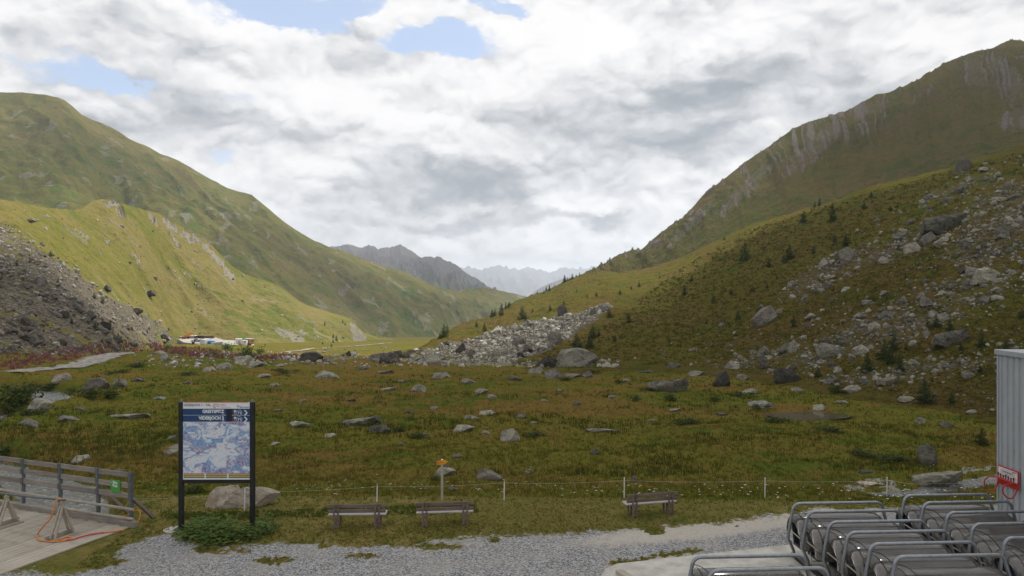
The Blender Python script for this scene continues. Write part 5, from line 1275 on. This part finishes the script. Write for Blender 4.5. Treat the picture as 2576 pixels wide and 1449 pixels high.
MB().box((4.56, -8.05, .09), (9.0, 15.9, .62)).build('plinth', M_conc, bld)
for (yy, zz) in ((-.75, 2.75),): MB().box((-.01, yy, zz), (.02, .05, .03)).build('fixing', M_steel, bld)
tbd = empty('tool_board', (BX-.03, BY-.05, 1.95)); tag(tbd, 'red and white tool board with two red loops on the metal wall', 'tool board')
bp_ = MB().box((-.02, -.49, -.10), (.03, .96, .60), None, .012).build('back_plate', M_red, tbd)
MB().box((-.041, -.49, -.07), (.014, .87, .45), None, .004).build('white_panel', plain('white_enamel', (.66, .66, .65), .35, 0, .03), tbd)
lettering('WORK', .085, M_ink, (-.051, -.25, .02), tbd, (R(90), 0, R(-90)), .21); lettering('BEST', .085, M_ink, (-.051, -.56, .02), tbd, (R(90), 0, R(-90)), .20)
mb = MB(); q = [(-.19, .055), (-.19, .025), (-.23, -.01), (-.77, -.01), (-.81, .025), (-.81, .085), (-.77, .12), (-.23, .12), (-.19, .085), (-.19, .055)]
mb.tube([(-.050, a, b) for a, b in q], .005, 5); mb.build('label_outline', M_ink, tbd)
MB().box((-.051, -.51, .05), (.004, .05, .06)).build('emblem', M_ink, tbd); MB().box((-.051, -.80, .125), (.004, .2, .03)).build('red_tag', M_red, tbd)
MB().box((-.10, -.49, -.20), (.13, .94, .035), None, .006).build('shelf', M_red, tbd)
for k in range(7):
    t0 = MB().tube([(-.10, -.12-k*.12, -.17), (-.10, -.12-k*.12, -.10)], .016, 8).tube([(-.10, -.12-k*.12, -.10), (-.10, -.12-k*.12, -.02-.02*(k % 3))], .024, 8).build('tool', plain('tool_handle', (.16, .015, .014), .4), tbd, True)
MB().box((-.045, -.49, -.32), (.02, .94, .16)).build('lower_plate', M_red, tbd)
for yy in (-.02, -.90):
    MB().tube(spline([(-.05, yy, -.20), (-.30, yy-.02, -.20), (-.46, yy-.02, -.27), (-.50, yy-.02, -.45), (-.38, yy-.02, -.62), (-.22, yy-.02, -.66), (-.08, yy, -.52), (-.04, yy, -.36)], 6), .022, 8).build('loop', M_red, tbd, True)

# ------------------------------------------------------------------ parked lift chairs with tinted bubbles
def bubble_material():
    n = NT('tinted_bubble'); v = n.coord()
    t = n.N('ShaderNodeBsdfTransparent'); t.inputs[0].default_value = (.83, .80, .77, 1)
    g = n.N('ShaderNodeBsdfGlossy'); g.inputs['Roughness'].default_value = .09; g.inputs[0].default_value = (.9, .9, .9, 1)
    d = n.N('ShaderNodeBsdfDiffuse'); d.inputs[0].default_value = (.44, .41, .375, 1)
    lw_ = n.N('ShaderNodeFresnel'); lw_.inputs['IOR'].default_value = 1.5
    m0 = n.N('ShaderNodeMixShader'); n.L(n.ramp(n.noise(n.scale(v, (.4, 6, 6)), 2.0, 5), .4, .8, .15, .32), m0.inputs[0]); n.L(t.outputs[0], m0.inputs[1]); n.L(d.outputs[0], m0.inputs[2])
    m1 = n.N('ShaderNodeMixShader'); n.L(lw_.outputs[0], m1.inputs[0]); n.L(m0.outputs[0], m1.inputs[1]); n.L(g.outputs[0], m1.inputs[2])
    return n.done(m1)
M_bub = bubble_material(); M_seat = plain('navy_seat_vinyl', (.022, .032, .075), .45, 0, .15); M_shell = plain('dark_seat_shell', (.022, .023, .025), .5, 0, .1)
M_beige = plain('pale_bar', (.50, .46, .36), .5, 0, .08)
LCH = 2.65
def chair_meshes():
    out = []
    def part(name, mb, mat, smooth=True, sub=None): me = mb.mesh(name, smooth); me.materials.append(mat); out.append((name, me, sub))
    R_ = .21; path = []
    def arc(cx, cz, q0, q1): return [(cx+R_*math.cos(q0+(q1-q0)*k/6), 0, cz+R_*math.sin(q0+(q1-q0)*k/6)) for k in range(7)]
    top = arc(R_, 1.75-R_, math.pi, math.pi/2)+arc(LCH-R_, 1.75-R_, math.pi/2, 0)
    left = [(.20, .30, .10), (.02, -.02, .42), (-.16, -.06, .78), (-.10, -.03, 1.15)]
    right = [(LCH+.10, -.03, 1.15), (LCH+.16, -.06, .78), (LCH-.02, -.02, .42), (LCH-.20, .30, .10)]
    part('frame', MB().tube(left+top+right, .043, 10), M_steel)
    # bubble: a curved shell with rounded shoulders
    prf = [(.62, .80), (.60, 1.02), (.50, 1.24), (.30, 1.38), (.08, 1.42), (-.16, 1.38), (-.38, 1.24), (-.54, 1.02), (-.62, .78), (-.62, .60)]
    prf = [tuple(p) for p in np.array([[q.y, q.z] for q in spline([(0, a, b) for a, b in prf], 3)])]
    xs = [.02, .05, .11, .22, .5, 1.0, LCH/2, LCH-1.0, LCH-.5, LCH-.22, LCH-.11, LCH-.05, LCH-.02]; sc = [.70, .83, .93, .985, 1, 1, 1, 1, 1, .985, .93, .83, .70]
    V = []; F = []; n_ = len(prf); m_ = len(xs)
    for off in (0.0, -.012):
        for x, s in zip(xs, sc):
            for (yy, zz) in prf: V.append((x, (yy)*(s+off), .78+(zz-.78)*(s+off)))
    for lay in (0, 1):
        for i in range(m_-1):
            for k in range(n_-1):
                b = lay*m_*n_; F.append((b+i*n_+k, b+i*n_+k+1, b+(i+1)*n_+k+1, b+(i+1)*n_+k))
    for i in range(m_-1):
        for k in (0, n_-1): F.append((i*n_+k, (i+1)*n_+k, m_*n_+(i+1)*n_+k, m_*n_+i*n_+k))
    part('bubble', MB().raw(V, F), M_bub)
    for x in (.20, LCH-.20): part('bubble_seal', MB().tube([(x, yy*1.01, .78+(zz-.78)*1.01) for yy, zz in prf], .007, 6), M_rubber)
    part('seat_shell', MB().box((LCH/2, .12, .47), (LCH-.42, .60, .07), None, .02).box((LCH/2, .46, .80), (LCH-.42, .07, .66), Matrix.Rotation(R(-14), 3, 'X'), .02), M_shell)
    for k in range(5):
        x = .30+(k+.5)*(LCH-.60)/5
        part('seat_cushion', MB().box((x, .08, .53), ((LCH-.60)/5-.03, .50, .07), None, .025), M_seat)
        part('back_cushion', MB().box((x, .40, .84), ((LCH-.60)/5-.03, .07, .50), Matrix.Rotation(R(-14), 3, 'X'), .025), M_seat)
    part('restraint_bar', MB().tube([(.10, .25, .86), (.12, -.40, .82), (.30, -.46, .80), (LCH-.30, -.46, .80), (LCH-.12, -.40, .82), (LCH-.10, .25, .86)], .016, 8), M_beige)
    part('footrest', MB().tube([(.25, -.46, .80), (.28, -.56, .32)], .014, 6).tube([(.28, -.56, .32), (.85, -.56, .30)], .018, 6).tube([(LCH-.25, -.46, .80), (LCH-.28, -.56, .32)], .014, 6).tube([(LCH-.28, -.56, .32), (LCH-.85, -.56, .30)], .018, 6), M_beige)
    part('cable', MB().tube(spline([(.02, -.02, 1.60), (.22, -.20, 1.56), (.42, -.38, 1.30), (.46, -.50, .95), (.36, -.56, .66), (.20, -.5, .58)], 6), .010, 6), M_rubber)
    part('skid', MB().box((.30, .22, .05), (.10, .9, .10)).box((LCH-.30, .22, .05), (.10, .9, .10)), M_shell, False)
    return out
CP = chair_meshes()
def chair_row(spots, rz, lab, grp):
    for i, (bx, by, w) in enumerate(spots):
        d = (CAMZ-1.85)*FT/(by-724.5); X = (bx-1288)/FT*d
        e = empty('lift_chair', (X, d, .10), R(rz)); tag(e, lab[i], 'lift chair', grp)
        for nm, me, _ in CP: add(nm, me, None, e)
ordn = ['first', 'second', 'third', 'fourth', 'fifth', 'sixth']
chair_row([(1994, 1267, 0), (2030, 1288, 0), (2084, 1314, 0), (2131, 1340, 0), (2188, 1369, 0), (2250, 1401, 0)], 3.0, [f'lift chair with smoky bubble, {o} from the meadow in the long middle row' for o in ordn], 'lift chairs in the middle row')
chair_row([(2274, 1247, 0), (2322, 1265, 0), (2382, 1290, 0), (2446, 1319, 0), (2526, 1354, 0)], 3.0, [f'lift chair with smoky bubble, {o} from the meadow in the row beside the wall' for o in ordn], 'lift chairs beside the wall')
chair_row([(1741, 1402, 0), (1784, 1435, 0)], 3.0, ['lift chair with beige-tinted bubble at the front left, the farther of the pair', 'lift chair with beige-tinted bubble at the front left, cut by the lower edge'], 'lift chairs at the front left')

# ------------------------------------------------------------------ work yard below the moraine
YZ = -21.2
def at_yard(x, y): d = (CAMZ-YZ)*FT/(y-724.5); q = T(x, y, d); return float(q[0]), float(q[1])
yp = [at_yard(*q) for q in [(447, 853), (470, 848), (505, 846.5), (540, 848), (562, 855), (600, 857), (640, 866), (634, 873), (602, 880), (574, 874), (545, 870), (500, 866), (462, 861)]]
yd = MB(); n_ = len(yp)
yd.raw([(x, y, YZ) for x, y in yp]+[(x*1.0, y-2, YZ-5) for x, y in yp], [tuple(range(n_)), tuple(range(n_, 2*n_))[::-1]]+[(k, n_+k, n_+(k+1) % n_, (k+1) % n_) for k in range(n_)])
ym = NT('yard_gravel'); yv = ym.coord(); yf = ym.noise(yv, .25, 6, .65)
tag(yd.build('gravel_yard', ym.done(ym.bsdf(ym.mix(ym.ramp(yf, .3, .7), (.24, .23, .21), (.36, .345, .315)), .95, 0, None, .1))), kind='structure')
def at_yard(x, y): d = (CAMZ-YZ)*FT/(y-724.5); q = T(x, y, d); return float(q[0]), float(q[1])
def thing(name, x, y, rz, lab, cat, grp=None):
    X, Y_ = at_yard(x, y); e = empty(name, (X, Y_, YZ), R(rz)); return tag(e, lab, cat, grp)
cg = plain('container_grey', (.36, .38, .39), .5, .1, .06, 1); cw = plain('container_white', (.74, .75, .75), .45, 0, .04, 1); cblue = plain('machine_blue', (.05, .22, .48), .45, 0, .08, 1); corg = plain('machine_orange', (.62, .22, .025), .45, 0, .08, 1); cbrn = plain('rust_brown', (.16, .09, .06), .8, 0, .15, 1)
def container(e, L, W, H, body):
    b = MB().box((0, 0, H/2+.1), (L-.1, W-.1, H-.1)).build('body', body, e)
    for k in range(int(L/.5)): MB().box((-L/2+.3+k*.5, -W/2+.03, H/2+.1), (.22, .05, H-.4)).build('rib', body, b)
    for sx_ in (-1, 1):
        for sy_ in (-1, 1): MB().box((sx_*(L/2-.06), sy_*(W/2-.06), H/2+.05), (.14, .14, H+.1)).build('corner_post', cg, b)
    for s in (-1, 1): MB().box((-L/2+.02, s*W*.24, H/2+.1), (.06, W*.44, H-.3)).build('door', cw, e)
container(thing('container', 517, 865.5, 80, 'grey white shipping container in the middle of the yard', 'container'), 6.0, 2.4, 2.6, cw)
container(thing('container', 545, 874, 60, 'grey steel container at the front edge of the yard', 'container'), 5.0, 2.4, 2.6, cg)
e = thing('flatbed_trailer', 498, 864, 4, 'flatbed stacked with brown machine parts left of the container', 'trailer')
MB().box((0, 0, .9), (7, 2.2, .25)).build('bed', cg, e)
for k in range(6): MB().box((-2.8+k*1.1, .1*(k % 2), 1.4+.25*(k % 3)), (.8, 1.4, .9+.5*(k % 3)), Matrix.Rotation(k*.3, 3, 'Z'), .05).build('machine_part', cbrn if k % 2 else cg, e)
for sx_ in (-2.4, 2.4): MB().tube([(sx_, -1.1, .45), (sx_, 1.1, .45)], .45, 12).build('wheel', M_rubber, e, True)
for x_, lab in ((527, 'blue machine drum right of the container'), (535, 'blue machine frame beside the blue drum')):
    e = thing('blue_machine', x_, 866, 10, lab, 'machine')
    MB().tube([(-.9, 0, 1.1), (.9, 0, 1.1)], .8, 14).build('drum', cblue, e, True); MB().box((0, 0, .2), (2.6, 1.6, .3)).build('frame', cblue, e); MB().box((1.1, 0, .8), (.3, 1.5, 1.2)).build('bracket', cblue, e)
e = thing('white_trailer', 601, 867.6, 25, 'tall white trailer at the right of the yard', 'trailer')
MB().box((0, 0, 1.75), (3.0, 3.2, 2.6), None, .12).build('body', cw, e); MB().box((-.1, 0, 3.1), (3.2, 3.3, .12)).build('roof', cw, e)
MB().raw([(-1.0, -1.64, .5), (1.0, -1.64, .5), (0, -1.64, 2.6)], [(0, 1, 2)]).build('drawbar_panel', cg, e)
for sy_ in (-1, 1): MB().tube([(.3, sy_*1.3, .35), (.3, sy_*1.6, .35)], .35, 12).build('wheel', M_rubber, e, True)
e = thing('site_cabin', 613.5, 867.5, 3, 'low white site cabin between the white trailer and the shed', 'cabin'); container(e, 3.2, 2.2, 2.3, cw); MB().box((.9, -1.13, 1.5), (.6, .05, .6)).build('window', M_blk, e)
e = thing('shed', 627.5, 866, -4, 'brown timber shed with a flat roof at the right end of the yard', 'shed')
MB().box((0, 0, 1.4), (3.4, 2.6, 2.6)).build('wall', cbrn, e); MB().box((.9, -1.33, 1.5), (1.2, .05, 2.0)).build('panel', corg, e); MB().box((-.8, -1.33, 1.4), (1.2, .05, 1.8)).build('door', cg, e); MB().box((0, -.1, 2.85), (3.9, 3.2, .14), Matrix.Rotation(R(4), 3, 'Y')).build('roof', cg, e)
for k, x_ in enumerate((625, 629)):
    e = thing('barrel', x_, 870.5, 0, ('rusty barrel in front of the shed, left one', 'rusty barrel in front of the shed, right one')[k], 'barrel', 'rusty barrels'); MB().tube([(0, 0, 0), (0, 0, 1.5)], .55, 14).build('drum', cbrn, e, True); MB().tube([(0, 0, .5), (0, 0, .58)], .6, 14).tube([(0, 0, 1.0), (0, 0, 1.08)], .6, 14).build('hoop', cbrn, e, True)
e = thing('excavator', 471, 851.5, 20, 'orange excavator at the back of the yard', 'excavator')
MB().box((0, 0, 1.7), (2.6, 2.2, 1.0), None, .1).build('body', corg, e); cbn = MB().box((.4, .5, 2.7), (1.1, 1.0, 1.2), None, .1).build('cab', corg, e); MB().box((.96, .5, 2.8), (.03, .8, .8)).build('window', M_blk, cbn)
MB().bar((1.0, -.3, 2.0), (3.0, -.3, 3.4), .3, .45).build('boom', corg, e); MB().bar((3.0, -.3, 3.4), (3.9, -.3, 1.4), .25, .35).build('stick', corg, e); MB().box((3.9, -.3, 1.0), (.7, .9, .6), None, .1).build('bucket', cbrn, e)
for s in (-1, 1): MB().box((0, s*.9, .5), (3.0, .5, .9), None, .25).build('crawler', M_rubber, e)
e = thing('skip', 487, 851, 2, 'grey skip with a white cover beside the excavator', 'skip'); MB().raw([(-1.4, -.9, 0), (1.4, -.9, 0), (1.4, .9, 0), (-1.4, .9, 0), (-1.7, -1.1, 1.3), (1.7, -1.1, 1.3), (1.7, 1.1, 1.3), (-1.7, 1.1, 1.3)], [(3, 2, 1, 0), (4, 5, 6, 7), (0, 1, 5, 4), (1, 2, 6, 5), (2, 3, 7, 6), (3, 0, 4, 7)]).build('tub', cg, e); MB().box((0, 0, 1.5), (3.0, 1.9, .4), None, .15).build('cover', cw, e)
for k, (x_, lab) in enumerate(((503, 'stack of black pipes at the back of the yard'), (526, 'long heap of dark pipes right of the black stack'))):
    e = thing('pipe_stack', x_, 851, 2, lab, 'pipes')
    for r_ in range(3):
        for c_ in range(5-r_): MB().tube([(-2.8, (c_-2+r_*.5)*.55, .28+r_*.48), (2.8, (c_-2+r_*.5)*.55, .28+r_*.48)], .27, 10).build('pipe', M_blk if k == 0 else cbrn, e, True)
for k, x_ in enumerate((460, 466)):
    e = thing('crate', x_, 852.3, 8*k, ('red-brown crate left of the excavator', 'red-brown crate in front of the excavator')[k], 'crate')
    MB().box((0, 0, .6), (1.2, 1.0, 1.1)).build('box', plain('crate_red', (.32, .07, .045), .7), e)
    for s in (-.5, 0, .5): MB().box((s, -.52, .6), (.12, .06, 1.2)).build('batten', cbrn, e)

# ------------------------------------------------------------------ small masts on the ridges
for (x, y, h_, dd, lab) in [(634, 494, 11, 0, 'thin lift mast on the crest of the green hill'), (1898, 396, 11, 0, 'small mast on the skyline of the steep right hill'), (342, 598, 20, 0, 'leaning wooden pole on the sunlit moraine'), (500, 647, 16, 0, 'thin pole lower on the sunlit moraine')]:
    hh = hit(x, y) or hit(x, y+4)
    if hh is None: continue
    p = hh[0]; H = h_*p.y/FT; e = empty('mast', tuple(p)); tag(e, lab, 'mast')
    r_ = max(.12, H*.022); MB().tube([(0, 0, -.5), (H*.06, 0, H)], r_, 8, True, r_*.6).build('shaft', M_steeld if y < 500 else M_woodg, e, True)
    MB().bar((-H*.08, 0, H*.95), (H*.22, 0, H*.97), r_*1.2, r_*1.2).build('crossarm', M_steeld if y < 500 else M_woodg, e)

# ------------------------------------------------------------------ labels that tell look-alikes apart
ORD = ['first', 'second', 'third', 'fourth', 'fifth', 'sixth', 'seventh', 'eighth', 'ninth', 'tenth', 'eleventh', 'twelfth', 'thirteenth', 'fourteenth', 'fifteenth', 'sixteenth', 'seventeenth', 'eighteenth', 'nineteenth', 'twentieth',
       'twenty-first', 'twenty-second', 'twenty-third', 'twenty-fourth', 'twenty-fifth', 'twenty-sixth', 'twenty-seventh', 'twenty-eighth', 'twenty-ninth', 'thirtieth']
bpy.context.view_layer.update()
tops_ = [o for o in scene.objects if o.parent is None and 'label' in o and 'group' in o]
def scr(o):
    a, b = toscreen(np.array(o.location)); return float(a), float(b)
for grp, lab in [(g, l) for l, g, _, _ in TREES]+[(g, l) for l, g, _, _ in BUSHES if g != 'low shrubs in the meadow']:
    mem = sorted([o for o in tops_ if o['group'] == grp], key=lambda o: scr(o)[0])
    for i, o in enumerate(mem): o['label'] = lab+', '+('leftmost' if i == 0 else 'rightmost' if i == len(mem)-1 else ORD[i]+' from the left')
MARKS = [('map board', 545, 1200), ('yellow waymark', 1112, 1240), ('stump-shaped rock', 1820, 965), ('domed boulder', 1445, 915), ('tall pale rugged boulder', 1283, 1105), ('long sloping slab', 1685, 980), ('small pond', 2030, 1042), ('low outcrop', 905, 1068),
         ('wide domed boulder', 825, 948), ('green sign on the railing', 272, 1225), ('third bench', 1641, 1290), ('dark humped boulder', 778, 905), ('stream bend', 150, 1005), ('metal wall', 2520, 1150), ('curved upright rock', 2345, 1165), ('flat outcrop', 1515, 1085), ('dirt track', 180, 915), ('rounded grey boulder', 1050, 982)]
for grp, base in (('small stones in the meadow', 'small grey stone'), ('low shrubs in the meadow', 'low dark shrub patch')):
    buck = {}
    for o in [o for o in tops_ if o['group'] == grp]:
        x, y = scr(o); m = min(MARKS, key=lambda q: abs(q[1]-x)+2.5*abs(q[2]-y)); dx, dy = x-m[1], (y-m[2])*2.5
        rel_ = ('left of' if dx < 0 else 'right of') if abs(dx) > abs(dy) else ('beyond' if dy < 0 else 'in front of')
        buck.setdefault(rel_+' the '+m[0], []).append((abs(dx)+abs(dy), o))
    for k, lst in buck.items():
        lst.sort(key=lambda q: q[0])
        for i, (_, o) in enumerate(lst): o['label'] = base+' in the meadow '+k+('' if len(lst) == 1 else ', nearest to it' if i == 0 else ', '+ORD[i]+' nearest')
